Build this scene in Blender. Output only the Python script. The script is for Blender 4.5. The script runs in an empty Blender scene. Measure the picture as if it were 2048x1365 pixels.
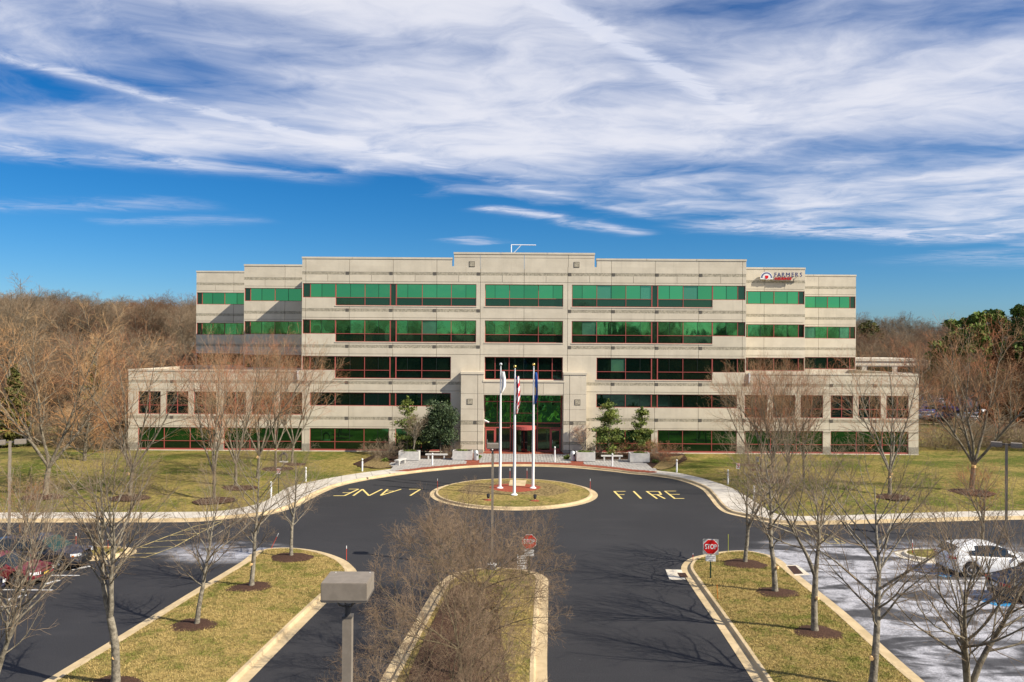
import bpy, bmesh, math, random
import numpy as np
from mathutils import Vector, Matrix
random.seed(7)
S = bpy.context.scene
R = math.radians
# ------------------------------------------------------------------ camera, light, exposure
EYE = Vector((0.0, 0.0, 11.9)); FPX = 1593.0
CAMROT = Matrix.Rotation(R(90.0) + 8.5/FPX, 3, 'X') @ Matrix.Rotation(0.0062, 3, 'Z')
cam = bpy.data.cameras.new('camera'); cam.lens = 28.0; cam.sensor_width = 36.0
cam.clip_end = 6000.0; cam.clip_start = 0.3
camo = bpy.data.objects.new('camera', cam); S.collection.objects.link(camo)
camo.matrix_world = Matrix.Translation(EYE) @ CAMROT.to_4x4()
S.camera = camo
SUNV = Vector((1.0, -0.46, 0.87)).normalized()
sl = bpy.data.lights.new('sun', 'SUN'); sl.energy = 5.0; sl.angle = R(0.5); sl.color = (1.0, 0.91, 0.76)
so = bpy.data.objects.new('sun', sl); S.collection.objects.link(so)
so.rotation_euler = SUNV.to_track_quat('Z', 'Y').to_euler(); so.location = (60, -30, 60)
S.view_settings.view_transform = 'Standard'; S.view_settings.look = 'None'
S.view_settings.gamma = 1.0; S.view_settings.exposure = 0.62
S.view_settings.use_curve_mapping = False

# ------------------------------------------------------------------ node helpers
class NT:
    def __init__(s, nt): s.nt = nt; s.n = nt.nodes; s.l = nt.links
    def node(s, t, **k):
        n = s.n.new(t)
        for a, b in k.items(): setattr(n, a, b)
        return n
    def put(s, sock, v):
        if v is None: return
        if isinstance(v, bpy.types.NodeSocket): s.l.new(v, sock)
        else:
            try: sock.default_value = v
            except Exception:
                sock.default_value = (*v, 1.0) if len(v) == 3 else v
    def m(s, op, a, b=None, c=None, clamp=False):
        n = s.node('ShaderNodeMath', operation=op, use_clamp=clamp)
        s.put(n.inputs[0], a); s.put(n.inputs[1], b); s.put(n.inputs[2], c)
        return n.outputs[0]
    def mix(s, f, a, b, typ='MIX'):
        n = s.node('ShaderNodeMix', data_type='RGBA', blend_type=typ, clamp_factor=True)
        s.put(n.inputs[0], f); s.put(n.inputs[6], a); s.put(n.inputs[7], b)
        return n.outputs[2]
    def noise(s, vec, scale, det=3.0, rough=0.55, dist=0.0):
        n = s.node('ShaderNodeTexNoise'); s.put(n.inputs['Vector'], vec)
        n.inputs['Scale'].default_value = scale; n.inputs['Detail'].default_value = det
        n.inputs['Roughness'].default_value = rough; n.inputs['Distortion'].default_value = dist
        return n.outputs[0]
    def ramp(s, f, a, b):          # linear a..b -> 0..1
        n = s.node('ShaderNodeMapRange', interpolation_type='SMOOTHSTEP'); s.put(n.inputs[0], f)
        s.put(n.inputs[1], a); s.put(n.inputs[2], b)
        return n.outputs[0]
    def comb(s, x, y, z):
        n = s.node('ShaderNodeCombineXYZ'); s.put(n.inputs[0], x); s.put(n.inputs[1], y); s.put(n.inputs[2], z)
        return n.outputs[0]
    def sep(s, v):
        n = s.node('ShaderNodeSeparateXYZ'); s.put(n.inputs[0], v); return n.outputs
    def mapping(s, v, sc=(1, 1, 1), loc=(0, 0, 0), rot=(0, 0, 0)):
        n = s.node('ShaderNodeMapping'); s.put(n.inputs[0], v)
        n.inputs['Location'].default_value = loc; n.inputs['Rotation'].default_value = rot; n.inputs['Scale'].default_value = sc
        return n.outputs[0]

# ------------------------------------------------------------------ world: Nishita sky with a thin cirrus layer
W = bpy.data.worlds.new('World'); S.world = W; W.use_nodes = True
w = NT(W.node_tree); w.n.clear()
sky = w.node('ShaderNodeTexSky', sky_type='NISHITA', sun_disc=False)
sky.sun_elevation = math.asin(SUNV.z); sky.sun_rotation = math.atan2(SUNV.x, SUNV.y)
sky.altitude = 100.0; sky.air_density = 1.0; sky.dust_density = 0.3; sky.ozone_density = 4.5
tc = w.node('ShaderNodeTexCoord')
dx, dy, dz = w.sep(tc.outputs['Generated'])
zc = w.m('MAXIMUM', dz, 0.035)
# cloud-layer plane coordinates (one unit = layer height)
cx = w.m('DIVIDE', dx, zc); cy = w.m('DIVIDE', dy, zc)
P = w.comb(cx, cy, 0.0)
warp = w.noise(w.mapping(P, sc=(0.9, 0.9, 1)), 1.0, 3.0)
wo = w.m('MULTIPLY', w.m('SUBTRACT', warp, 0.5), 1.3)
cxw = w.m('ADD', cx, wo); cyw = w.m('ADD', cy, w.m('MULTIPLY', wo, 0.6))
PW = w.comb(cxw, cyw, 0.0)
big = w.noise(w.mapping(P, sc=(0.55, 0.85, 1), loc=(3.7, 1.3, 0)), 1.0, 5.0, 0.55)
mid = w.noise(w.mapping(PW, sc=(1.25, 1.5, 1), loc=(9.1, 4.0, 0), rot=(0, 0, 0.45)), 1.0, 8.0, 0.60, 0.25)
fine = w.noise(w.mapping(PW, sc=(5.0, 9.0, 1), loc=(2, 7, 0), rot=(0, 0, -0.5)), 1.0, 6.0, 0.65, 0.4)
dens = w.m('ADD', w.m('MULTIPLY', big, 0.60), w.m('ADD', w.m('ADD', w.m('MULTIPLY', w.m('SUBTRACT', mid, 0.5), 1.0), 0.30), w.m('MULTIPLY', fine, 0.12)))
# the bank ends ahead of the building, a little further away on the right; denser ahead-right
edge = w.m('ADD', 6.4, w.m('MULTIPLY', cx, 0.5))
edge = w.m('ADD', edge, w.m('MULTIPLY', w.m('SUBTRACT', warp, 0.5), 2.2))
beyond = w.ramp(w.m('SUBTRACT', cy, edge), -1.8, 0.5)
def blob(x, y, rx, ry, amt):
    a = w.m('DIVIDE', w.m('SUBTRACT', cx, x), rx); b = w.m('DIVIDE', w.m('SUBTRACT', cy, y), ry)
    d = w.m('ADD', w.m('MULTIPLY', a, a), w.m('MULTIPLY', b, b))
    return w.m('MULTIPLY', w.m('EXPONENT', w.m('MULTIPLY', d, -1.0)), amt)
for b in [(0.15, 3.5, 1.1, 0.75, 0.17), (1.5, 3.2, 1.2, 0.5, 0.16), (1.1, 2.65, 0.25, 0.25, 0.10),
          (-1.9, 3.9, 0.7, 0.28, 0.15), (1.0, 2.35, 0.7, 0.16, -0.16), (-1.7, 3.0, 0.7, 0.3, -0.12),
          (-0.65, 2.55, 0.5, 0.2, 0.06), (-0.6, 3.3, 0.35, 0.5, -0.05), (-3.0, 4.9, 1.2, 0.25, -0.10), (-0.9, 4.9, 0.7, 0.30, -0.14), (0.3, 5.0, 0.9, 0.25, -0.10), (-1.9, 3.1, 0.9, 0.2, -0.08), (-1.5, 2.6, 0.5, 0.12, -0.08), (0.2, 4.2, 1.6, 0.6, 0.05), (2.2, 5.2, 1.6, 0.9, 0.08), (-0.6, 2.3, 1.4, 0.35, 0.10), (-2.6, 5.4, 1.0, 0.25, 0.08),
          (0.8, 4.4, 0.7, 0.35, -0.10), (1.6, 4.9, 0.8, 0.5, -0.05), (0.55, 2.8, 0.25, 0.12, -0.14), (0.3, 5.2, 0.8, 0.3, 0.02)]:
    dens = w.m('ADD', dens, blob(*b))
dens = w.m('SUBTRACT', dens, w.m('MULTIPLY', beyond, 0.75))
cover = w.ramp(dens, 0.33, 0.98)
def streak(x0, y0, x1, y1, wid, amt):
    L = math.hypot(x1-x0, y1-y0); ux, uy = (x1-x0)/L, (y1-y0)/L
    ax = w.m('SUBTRACT', cx, x0); ay = w.m('SUBTRACT', cy, y0)
    t = w.m('ADD', w.m('MULTIPLY', ax, ux), w.m('MULTIPLY', ay, uy))
    s_ = w.m('SUBTRACT', w.m('MULTIPLY', ax, -uy), w.m('MULTIPLY', ay, -ux))
    s_ = w.m('ADD', s_, w.m('MULTIPLY', w.m('SUBTRACT', mid, 0.5), wid*4.0))
    g = w.m('EXPONENT', w.m('MULTIPLY', w.m('POWER', w.m('DIVIDE', w.m('ABSOLUTE', s_), wid), 2.0), -1.0))
    e = w.m('MULTIPLY', w.ramp(t, -0.15*L, 0.12*L), w.m('SUBTRACT', 1.0, w.ramp(t, 0.85*L, 1.1*L)))
    return w.m('MULTIPLY', w.m('MULTIPLY', g, e), w.m('MULTIPLY', amt*1.5, w.ramp(w.m('ADD', w.m('MULTIPLY', fine, 0.6), w.m('MULTIPLY', mid, 0.5)), 0.32, 0.75)))
sts = [(-2.15, 2.35, -0.80, 4.05, 0.055, 0.72), (-0.95, 3.85, 1.15, 6.3, 0.07, 0.30), (0.0, 2.2, 1.05, 3.5, 0.045, 0.50),
       (-0.2, 5.75, 0.35, 6.25, 0.12, 0.85), (0.35, 6.25, 1.15, 7.2, 0.13, 0.6), (1.6, 6.5, 4.4, 7.4, 0.28, 0.85),
       (-2.9, 4.1, -1.0, 4.8, 0.16, 0.42), (-4.2, 5.9, -2.2, 5.7, 0.20, 0.28), (-3.4, 6.6, -2.0, 6.4, 0.2, 0.22),
       (4.6, 8.4, 6.6, 9.6, 0.6, 0.45), (-0.5, 7.4, -0.2, 7.9, 0.16, 0.6)]
st = None
for q in sts:
    v = streak(*q); st = v if st is None else w.m('MAXIMUM', st, v)
cov = w.m('ADD', w.m('MULTIPLY', cover, 0.88), st)
cov = w.m('MULTIPLY', cov, w.ramp(dz, 0.05, 0.13), clamp=True)
cov = w.m('MINIMUM', cov, 0.92)
hs = w.node('ShaderNodeHueSaturation'); w.put(hs.inputs['Color'], sky.outputs[0])
hs.inputs['Hue'].default_value = 0.500; hs.inputs['Saturation'].default_value = 1.38; hs.inputs['Value'].default_value = 1.0
cl = w.mix(w.ramp(dens, 0.55, 1.05), (6.4, 6.9, 8.4), (8.6, 8.6, 9.2))
low = w.mix(w.ramp(dz, -0.02, 0.20), (0.54, 0.74, 1.04), (0.44, 0.78, 0.96))
blue = w.mix(1.0, hs.outputs[0], low, 'MULTIPLY')
blue = w.mix(w.ramp(dz, 0.16, 0.40), blue, w.mix(1.0, blue, (1.18, 1.0, 0.98), 'MULTIPLY'))
col = w.mix(cov, blue, cl)
bg = w.node('ShaderNodeBackground'); w.put(bg.inputs[0], col); bg.inputs[1].default_value = 0.068
ow = w.node('ShaderNodeOutputWorld'); w.l.new(bg.outputs[0], ow.inputs[0])

# ------------------------------------------------------------------ survey helpers: where a sight line meets the ground or a wall plane
def ray(px, py):
    return CAMROT @ Vector(((px-1024.0)/FPX, (682.5-py)/FPX, -1.0))
def G(px, py, z=0.0):
    d = ray(px, py); t = (z-EYE.z)/d.z
    return Vector((EYE.x+d.x*t, EYE.y+d.y*t, z))
def Hh(px, py, Y):
    d = ray(px, py); t = Y/d.y
    return Vector((d.x*t, Y, EYE.z+d.z*t))

# ------------------------------------------------------------------ materials
def mat(name, col, rough=0.8, metal=0.0, spec=0.4, col2=None, scale=4.0, det=4.0, lo=0.35, hi=0.65, bump=0.0, bscale=None, obj_rand=0.0, coords='Object'):
    m = bpy.data.materials.new(name); m.use_nodes = True
    t = NT(m.node_tree); b = t.n['Principled BSDF']
    b.inputs['Roughness'].default_value = rough; b.inputs['Metallic'].default_value = metal
    b.inputs['Specular IOR Level'].default_value = spec
    c = (*col, 1.0)
    tcn = t.node('ShaderNodeTexCoord'); v = tcn.outputs['Object'] if coords == 'Object' else t.node('ShaderNodeNewGeometry').outputs['Position']
    if col2 is not None:
        f = t.ramp(t.noise(v, scale, det, 0.6), lo, hi); c = t.mix(f, c, (*col2, 1.0))
    if obj_rand > 0:
        oi = t.node('ShaderNodeObjectInfo')
        k = t.m('ADD', 1.0-obj_rand*0.5, t.m('MULTIPLY', oi.outputs['Random'], obj_rand))
        c = t.mix(1.0, c, t.comb(k, k, k), 'MULTIPLY')
    t.put(b.inputs['Base Color'], c)
    if bump > 0:
        bn = t.node('ShaderNodeBump'); bn.inputs['Strength'].default_value = bump; bn.inputs['Distance'].default_value = 0.03
        t.put(bn.inputs['Height'], t.noise(v, bscale or scale*4, 4.0, 0.6)); t.put(b.inputs['Normal'], bn.outputs[0])
    return m
M = {}
M['precast'] = mat('precast', (0.63, 0.565, 0.45), 0.85, col2=(0.57, 0.51, 0.405), scale=0.7, det=6, bump=0.25, bscale=30, obj_rand=0.09, coords='W', spec=0.2)
def streaks(m, amt):
    t = NT(m.node_tree); b = t.n['Principled BSDF']; pos = t.node('ShaderNodeNewGeometry').outputs['Position']; src = b.inputs['Base Color'].links[0].from_socket
    f = t.m('MULTIPLY', t.ramp(t.noise(t.mapping(pos, sc=(2.6, 2.6, .16)), 1.0, 6, .65), .50, .78), amt); f2 = t.m('MULTIPLY', t.ramp(t.noise(t.mapping(pos, sc=(.35, .35, .9)), 1.0, 3, .5), .4, .7), amt*.5)
    t.put(b.inputs['Base Color'], t.mix(f, t.mix(f2, src, (.44, .39, .30, 1)), (.34, .30, .235, 1)))
streaks(M['precast'], .28)
M['band'] = mat('band', (0.47, 0.42, 0.32), 0.9, col2=(0.27, 0.245, 0.19), scale=7.0, det=5, bump=0.9, bscale=18, coords='W', spec=0.15)
M['square'] = mat('square', (0.11, 0.10, 0.085), 0.8, spec=0.2)
M['basestone'] = mat('basestone', (0.36, 0.33, 0.27), 0.85, col2=(0.27, 0.25, 0.21), scale=6.0, bump=0.4, coords='W', spec=0.2)
M['roofing'] = mat('roofing', (0.30, 0.28, 0.25), 0.95, col2=(0.22, 0.21, 0.19), scale=0.6, coords='W')
M['redframe'] = mat('redframe', (0.36, 0.075, 0.065), 0.45, spec=0.5)
M['darkbar'] = mat('darkbar', (0.012, 0.02, 0.017), 0.4)
M['white'] = mat('white', (0.80, 0.80, 0.80), 0.45)
M['gold'] = mat('gold', (0.75, 0.52, 0.16), 0.28, metal=1.0)
M['plantconc'] = mat('plantconc', (0.56, 0.54, 0.51), 0.9, col2=(0.46, 0.45, 0.43), scale=3, bump=0.3, coords='W')
M['soil'] = mat('soil', (0.07, 0.042, 0.028), 0.95, col2=(0.035, 0.02, 0.014), scale=14, bump=0.8, coords='W', spec=0.1)
M['lampbody'] = mat('lampbody', (0.235, 0.20, 0.16), 0.6, col2=(0.20, 0.17, 0.135), scale=8, bump=0.08, bscale=90)
M['lampdark'] = mat('lampdark', (0.09, 0.082, 0.075), 0.5)
M['lens'] = mat('lens', (0.5, 0.5, 0.48), 0.15, spec=0.8)
M['black'] = mat('black', (0.015, 0.015, 0.016), 0.4)
M['signred'] = mat('signred', (0.62, 0.008, 0.012), 0.35)
M['signwhite'] = mat('signwhite', (0.78, 0.78, 0.78), 0.4)
M['alu'] = mat('alu', (0.52, 0.54, 0.55), 0.45, metal=0.5)
M['navy'] = mat('navy', (0.02, 0.035, 0.16), 0.45)
M['blue'] = mat('blue', (0.02, 0.10, 0.42), 0.7)
M['flagred'] = mat('flagred', (0.50, 0.03, 0.04), 0.8)
M['flagyellow'] = mat('flagyellow', (0.62, 0.40, 0.05), 0.8)
M['greenpost'] = mat('greenpost', (0.012, 0.035, 0.02), 0.5)
M['stakered'] = mat('stakered', (0.55, 0.06, 0.03), 0.5)
M['stakeorange'] = mat('stakeorange', (0.65, 0.22, 0.03), 0.5)
M['stakegreen'] = mat('stakegreen', (0.40, 0.42, 0.06), 0.5)
M['grate'] = mat('grate', (0.10, 0.045, 0.025), 0.85, col2=(0.05, 0.025, 0.02), scale=12)
M['bronze'] = mat('bronze', (0.06, 0.065, 0.07), 0.42, metal=0.4)
M['curb'] = mat('curb', (0.56, 0.44, 0.27), 0.9, col2=(0.44, 0.34, 0.20), scale=0.9, det=8, bump=0.3, bscale=25, coords='W', spec=0.2)
M['curbwhite'] = mat('curbwhite', (0.66, 0.60, 0.50), 0.9, col2=(0.56, 0.50, 0.40), scale=1.2, det=8, bump=0.3, bscale=25, coords='W', spec=0.2)
M['sidewalk'] = mat('sidewalk', (0.56, 0.52, 0.455), 0.9, col2=(0.47, 0.43, 0.37), scale=0.8, det=8, bump=0.25, bscale=30, obj_rand=0.10, coords='W', spec=0.2)
M['brick'] = mat('brick', (0.32, 0.085, 0.045), 0.9, col2=(0.20, 0.06, 0.038), scale=9, bump=0.3, coords='W', spec=0.2)
M['mortar'] = mat('mortar', (0.17, 0.14, 0.12), 0.95)
M['paver'] = mat('paver', (0.42, 0.40, 0.375), 0.9, col2=(0.29, 0.275, 0.26), scale=3.5, bump=0.3, coords='W', spec=0.2)
M['yellowpaint'] = mat('yellowpaint', (0.72, 0.56, 0.20), 0.8, col2=(0.55, 0.44, 0.2), scale=6, det=6, lo=0.5, hi=0.75, coords='W', spec=0.2)
M['yellowfaint'] = mat('yellowfaint', (0.50, 0.40, 0.17), 0.8, col2=(0.20, 0.17, 0.09), scale=3, det=6, lo=0.42, hi=0.62, coords='W', spec=0.2)
M['whitepaint'] = mat('whitepaint', (0.62, 0.62, 0.62), 0.8, col2=(0.32, 0.32, 0.34), scale=5, det=6, lo=0.45, hi=0.7, coords='W', spec=0.2)
M['bluepaint'] = mat('bluepaint', (0.02, 0.20, 0.42), 0.8, col2=(0.25, 0.42, 0.52), scale=4, det=6, lo=0.5, hi=0.7, coords='W', spec=0.2)
M['bark'] = mat('bark', (0.235, 0.205, 0.15), 0.95, col2=(0.12, 0.10, 0.075), scale=5, det=6, bump=0.9, bscale=16, spec=0.1)
M['barkpale'] = mat('barkpale', (0.30, 0.265, 0.205), 0.95, col2=(0.13, 0.115, 0.09), scale=7, det=6, bump=0.9, bscale=20, spec=0.1)
M['cutwood'] = mat('cutwood', (0.72, 0.46, 0.20), 0.8)
M['twigmed'] = mat('twigmed', (0.19, 0.13, 0.085), 0.9, col2=(0.30, 0.215, 0.14), scale=0.8, spec=0.15)
M['barkmed'] = mat('barkmed', (0.17, 0.14, 0.085), 0.95, col2=(0.08, 0.065, 0.045), scale=5, bump=.9, bscale=16, spec=.1)
M['twig'] = mat('twig', (0.20, 0.145, 0.095), 0.9, col2=(0.30, 0.225, 0.15), scale=0.7, spec=0.15, obj_rand=0.3)
M['twigred'] = mat('twigred', (0.40, 0.15, 0.075), 0.9, col2=(0.35, 0.25, 0.14), scale=0.45, spec=0.15, obj_rand=0.25)
M['twigtan'] = mat('twigtan', (0.50, 0.26, 0.11), 0.9, col2=(0.38, 0.27, 0.15), scale=0.3, spec=0.15, obj_rand=0.2)
M['twigwood'] = mat('twigwood', (0.175, 0.13, 0.085), 0.95, col2=(0.24, 0.175, 0.115), scale=0.1, spec=0.1, obj_rand=0.7)
M['twigwoodred'] = mat('twigwoodred', (0.23, 0.115, 0.07), 0.95, col2=(0.20, 0.14, 0.085), scale=0.1, spec=0.1, obj_rand=0.45)
M['everdark'] = mat('everdark', (0.035, 0.065, 0.028), 0.6, col2=(0.075, 0.11, 0.04), scale=1.6, spec=0.4)
M['everyellow'] = mat('everyellow', (0.085, 0.13, 0.025), 0.6, col2=(0.18, 0.21, 0.04), scale=1.2, spec=0.3)
M['pinegreen'] = mat('pinegreen', (0.05, 0.095, 0.018), 0.7, col2=(0.12, 0.165, 0.03), scale=0.3, spec=0.2, obj_rand=0.4)
M['pinerust'] = mat('pinerust', (0.16, 0.065, 0.025), 0.8, col2=(0.09, 0.05, 0.022), scale=0.3, spec=0.2)
M['coniferyellow'] = mat('coniferyellow', (0.115, 0.105, 0.02), 0.8, col2=(0.06, 0.07, 0.02), scale=0.5, spec=0.2)
M['coniferblue'] = mat('coniferblue', (0.14, 0.16, 0.12), 0.8, col2=(0.09, 0.11, 0.08), scale=0.5, spec=0.2)
M['tyre'] = mat('tyre', (0.018, 0.018, 0.019), 0.85)
M['rim'] = mat('rim', (0.62, 0.62, 0.63), 0.3, metal=0.8)
M['cargl'] = mat('cargl', (0.012, 0.018, 0.02), 0.05, spec=0.9)
M['cargreen'] = mat('cargreen', (0.02, 0.05, 0.043), 0.05, spec=0.9)
M['headlight'] = mat('headlight', (0.72, 0.74, 0.76), 0.12, spec=0.9)
M['amber'] = mat('amber', (0.75, 0.22, 0.02), 0.3)
M['taillight'] = mat('taillight', (0.50, 0.008, 0.012), 0.2, spec=0.7)
def paint(name, col):
    m = mat(name, col, 0.32, spec=0.5); m.node_tree.nodes['Principled BSDF'].inputs['Coat Weight'].default_value = 0.7
    m.node_tree.nodes['Principled BSDF'].inputs['Coat Roughness'].default_value = 0.06
    return m
M['carwhite'] = paint('carwhite', (0.78, 0.79, 0.80)); M['carblack'] = paint('carblack', (0.014, 0.016, 0.024))
M['carred'] = paint('carred', (0.15, 0.012, 0.02)); M['carnavy'] = paint('carnavy', (0.02, 0.025, 0.055))
M['carsilver'] = paint('carsilver', (0.38, 0.39, 0.40)); M['carblue'] = paint('carblue', (0.02, 0.09, 0.38)); M['cargrey'] = paint('cargrey', (0.10, 0.10, 0.11))

# glass: tinted green reflective panes, each a little different
def glass(name, tint, base, refl, dist=0.012):
    m = bpy.data.materials.new(name); m.use_nodes = True; t = NT(m.node_tree); b = t.n['Principled BSDF']
    oi = t.node('ShaderNodeObjectInfo'); pos = t.node('ShaderNodeNewGeometry').outputs['Position']
    k = t.m('ADD', 0.86, t.m('MULTIPLY', oi.outputs['Random'], 0.28))
    c = t.mix(1.0, (*tint, 1), t.comb(k, k, k), 'MULTIPLY')
    gl = t.node('ShaderNodeBsdfGlossy'); t.put(gl.inputs['Color'], c); gl.inputs['Roughness'].default_value = 0.03
    df = t.node('ShaderNodeBsdfPrincipled'); t.put(df.inputs['Base Color'], (*base, 1)); df.inputs['Roughness'].default_value = 0.1
    bn = t.node('ShaderNodeBump'); bn.inputs['Strength'].default_value = 1.0; bn.inputs['Distance'].default_value = dist
    t.put(bn.inputs['Height'], t.noise(t.mapping(pos, sc=(0.55, 1, 0.35)), 1.0, 2.0, 0.5)); t.put(gl.inputs['Normal'], bn.outputs[0])
    mx = t.node('ShaderNodeMixShader'); mx.inputs[0].default_value = refl
    t.l.new(df.outputs[0], mx.inputs[1]); t.l.new(gl.outputs[0], mx.inputs[2])
    t.l.new(mx.outputs[0], t.n['Material Output'].inputs[0]); t.n.remove(b)
    return m
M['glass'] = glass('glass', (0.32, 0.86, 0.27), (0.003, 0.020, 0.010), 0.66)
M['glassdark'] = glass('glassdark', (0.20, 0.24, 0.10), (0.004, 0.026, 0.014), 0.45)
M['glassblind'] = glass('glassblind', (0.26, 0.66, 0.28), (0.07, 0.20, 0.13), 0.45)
M['glassdimlow'] = glass('glassdimlow', (0.05, 0.25, 0.09), (0.002, 0.012, 0.006), 0.5)  # green glass of the ground floor, its dim reflection put into the tint
M['glassdimrefl'] = glass('glassdimrefl', (0.05, 0.12, 0.08), (0.002, 0.012, 0.008), 0.5)  # same green glass with a still darker reflection put into the tint
M['glassdoor'] = glass('glassdoor', (0.08, 0.18, 0.10), (0.003, 0.006, 0.004), 0.3)
M['glasslobby'] = glass('glasslobby', (0.07, 0.34, 0.08), (0.002, 0.012, 0.006), 0.6, 0.16)

def asphalt():
    m = bpy.data.materials.new('asphalt'); m.use_nodes = True; t = NT(m.node_tree); b = t.n['Principled BSDF']
    pos = t.node('ShaderNodeNewGeometry').outputs['Position']; x, y, z = t.sep(pos)
    c = t.mix(t.ramp(t.noise(pos, 0.12, 5), 0.35, 0.65), (0.0195, 0.0195, 0.0230, 1), (0.028, 0.028, 0.032, 1))
    c = t.mix(t.m('MULTIPLY', t.ramp(t.noise(t.mapping(pos, sc=(0.25, 1.2, 1)), 1.0, 5), 0.5, 0.8), 0.5), c, (0.042, 0.04, 0.042, 1))
    c = t.mix(t.ramp(t.noise(pos, 26.0, 2), 0.40, 0.75), c, (0.05, 0.05, 0.053, 1))
    c = t.mix(t.ramp(t.noise(pos, 5.0, 3), 0.72, 0.80), c, (0.11, 0.11, 0.11, 1))
    crk = t.node('ShaderNodeTexVoronoi', feature='DISTANCE_TO_EDGE'); t.put(crk.inputs['Vector'], t.mapping(pos, sc=(.075, .075, 1))); crk.inputs['Scale'].default_value = 1.0
    wig = t.m('ADD', crk.outputs[0], t.m('MULTIPLY', t.m('SUBTRACT', t.noise(pos, .9, 5), .5), .03)); c = t.mix(t.m('MULTIPLY', t.m('SUBTRACT', 1.0, t.ramp(t.m('ABSOLUTE', wig), .0, .0022)), t.ramp(t.noise(pos, .06, 2), .5, .6)), c, (0.009, 0.009, 0.01, 1))
    # dried road salt: swirls in the lot on the right and a patch on the left
    def sm(v, a, bb): return t.ramp(v, a, bb)
    right = t.m('MULTIPLY', sm(x, 14.3, 15.6), t.m('MULTIPLY', t.m('SUBTRACT', 1.0, sm(y, 46.8, 50.0)), t.m('SUBTRACT', 1.0, sm(x, 26, 33))))
    dxl = t.m('DIVIDE', t.m('SUBTRACT', x, -16.2), 4.2); dyl = t.m('DIVIDE', t.m('SUBTRACT', y, 45.5), 2.6)
    left = t.m('SUBTRACT', 1.0, sm(t.m('ADD', t.m('MULTIPLY', dxl, dxl), t.m('MULTIPLY', dyl, dyl)), 0.05, 1.1))
    dxr = t.m('DIVIDE', t.m('SUBTRACT', x, 15.5), 4.5); dyr = t.m('DIVIDE', t.m('SUBTRACT', y, 44.5), 2.8)
    r2 = t.m('SUBTRACT', 1.0, sm(t.m('ADD', t.m('MULTIPLY', dxr, dxr), t.m('MULTIPLY', dyr, dyr)), 0.1, 1.1))
    n1 = t.ramp(t.noise(t.mapping(pos, sc=(0.16, 0.55, 1), rot=(0, 0, 0.5)), 1.0, 6, 0.55, 0.9), 0.40, 0.50)
    n2 = t.ramp(t.noise(pos, 1.1, 7, 0.65), 0.25, 0.62)
    n3 = t.ramp(t.noise(pos, 14, 3, 0.6), 0.25, 0.75)
    salt = t.m('MULTIPLY', t.m('MULTIPLY', t.m('MAXIMUM', t.m('MAXIMUM', right, left), r2), t.m('ADD', 0.12, n1)), t.m('MULTIPLY', n2, t.m('ADD', 0.45, t.m('MULTIPLY', n3, 0.55))), clamp=True)
    c = t.mix(salt, c, (0.50, 0.50, 0.54, 1))
    t.put(b.inputs['Base Color'], c); b.inputs['Roughness'].default_value = 0.8; b.inputs['Specular IOR Level'].default_value = 0.25
    bn = t.node('ShaderNodeBump'); bn.inputs['Strength'].default_value = 0.5; bn.inputs['Distance'].default_value = 0.01
    t.put(bn.inputs['Height'], t.noise(pos, 40, 3)); t.put(b.inputs['Normal'], bn.outputs[0])
    return m
M['asphalt'] = asphalt()
def grass(name, straw, green, bias=0.0):
    m = bpy.data.materials.new(name); m.use_nodes = True; t = NT(m.node_tree); b = t.n['Principled BSDF']
    pos = t.node('ShaderNodeNewGeometry').outputs['Position']
    f1 = t.noise(pos, 0.16, 5, 0.6); f2 = t.noise(t.mapping(pos, sc=(1, 1, 1)), 1.7, 5, 0.65)
    f = t.ramp(t.m('ADD', t.m('MULTIPLY', f1, 0.62), t.m('MULTIPLY', f2, 0.38)), 0.44+bias, 0.60+bias)
    c = t.mix(f, (*straw, 1), (*green, 1))
    c = t.mix(t.ramp(t.noise(pos, 4.5, 8, 0.75), 0.40, 0.60), c, t.mix(f, tuple(q*0.50 for q in straw)+(1,), tuple(q*0.50 for q in green)+(1,)))
    c = t.mix(t.ramp(t.noise(pos, 11.0, 4, 0.6), 0.66, 0.72), c, (0.50, 0.40, 0.24, 1))
    t.put(b.inputs['Base Color'], c); b.inputs['Roughness'].default_value = 0.95; b.inputs['Specular IOR Level'].default_value = 0.1
    bn = t.node('ShaderNodeBump'); bn.inputs['Strength'].default_value = 0.9; bn.inputs['Distance'].default_value = 0.06
    t.put(bn.inputs['Height'], t.noise(pos, 14, 5, 0.7)); t.put(b.inputs['Normal'], bn.outputs[0])
    return m
M['grass'] = grass('grass', (0.36, 0.27, 0.095), (0.165, 0.165, 0.034), 0.02)
M['blade'] = mat('blade', (0.42, 0.31, 0.125), 0.9, col2=(0.15, 0.17, 0.035), scale=1.1, det=6, lo=.45, hi=.64, coords='W', spec=.1)
M['lawn'] = grass('lawn', (0.315, 0.245, 0.075), (0.125, 0.145, 0.024), -0.01)
M['mulch'] = mat('mulch', (0.095, 0.052, 0.036), 0.95, col2=(0.045, 0.026, 0.019), scale=16, det=5, bump=1.0, bscale=22, coords='W', spec=0.1)
M['redmulch'] = mat('redmulch', (0.33, 0.085, 0.05), 0.95, col2=(0.24, 0.06, 0.038), scale=14, det=5, bump=1.0, bscale=24, coords='W', spec=0.1)
M['leaflitter'] = mat('leaflitter', (0.30, 0.22, 0.10), 0.95, col2=(0.09, 0.065, 0.03), scale=6, det=5, bump=1.0, bscale=20, coords='W', spec=0.1)
M['forestfloor'] = mat('forestfloor', (0.095, 0.062, 0.038), 0.95, col2=(0.06, 0.04, 0.026), scale=0.6, det=6, bump=1.0, bscale=2.0, coords='W', spec=0.05)
M['farground'] = mat('farground', (0.085, 0.08, 0.035), 0.95, col2=(0.07, 0.055, 0.03), scale=0.05, det=6, coords='W', spec=0.05)

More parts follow.
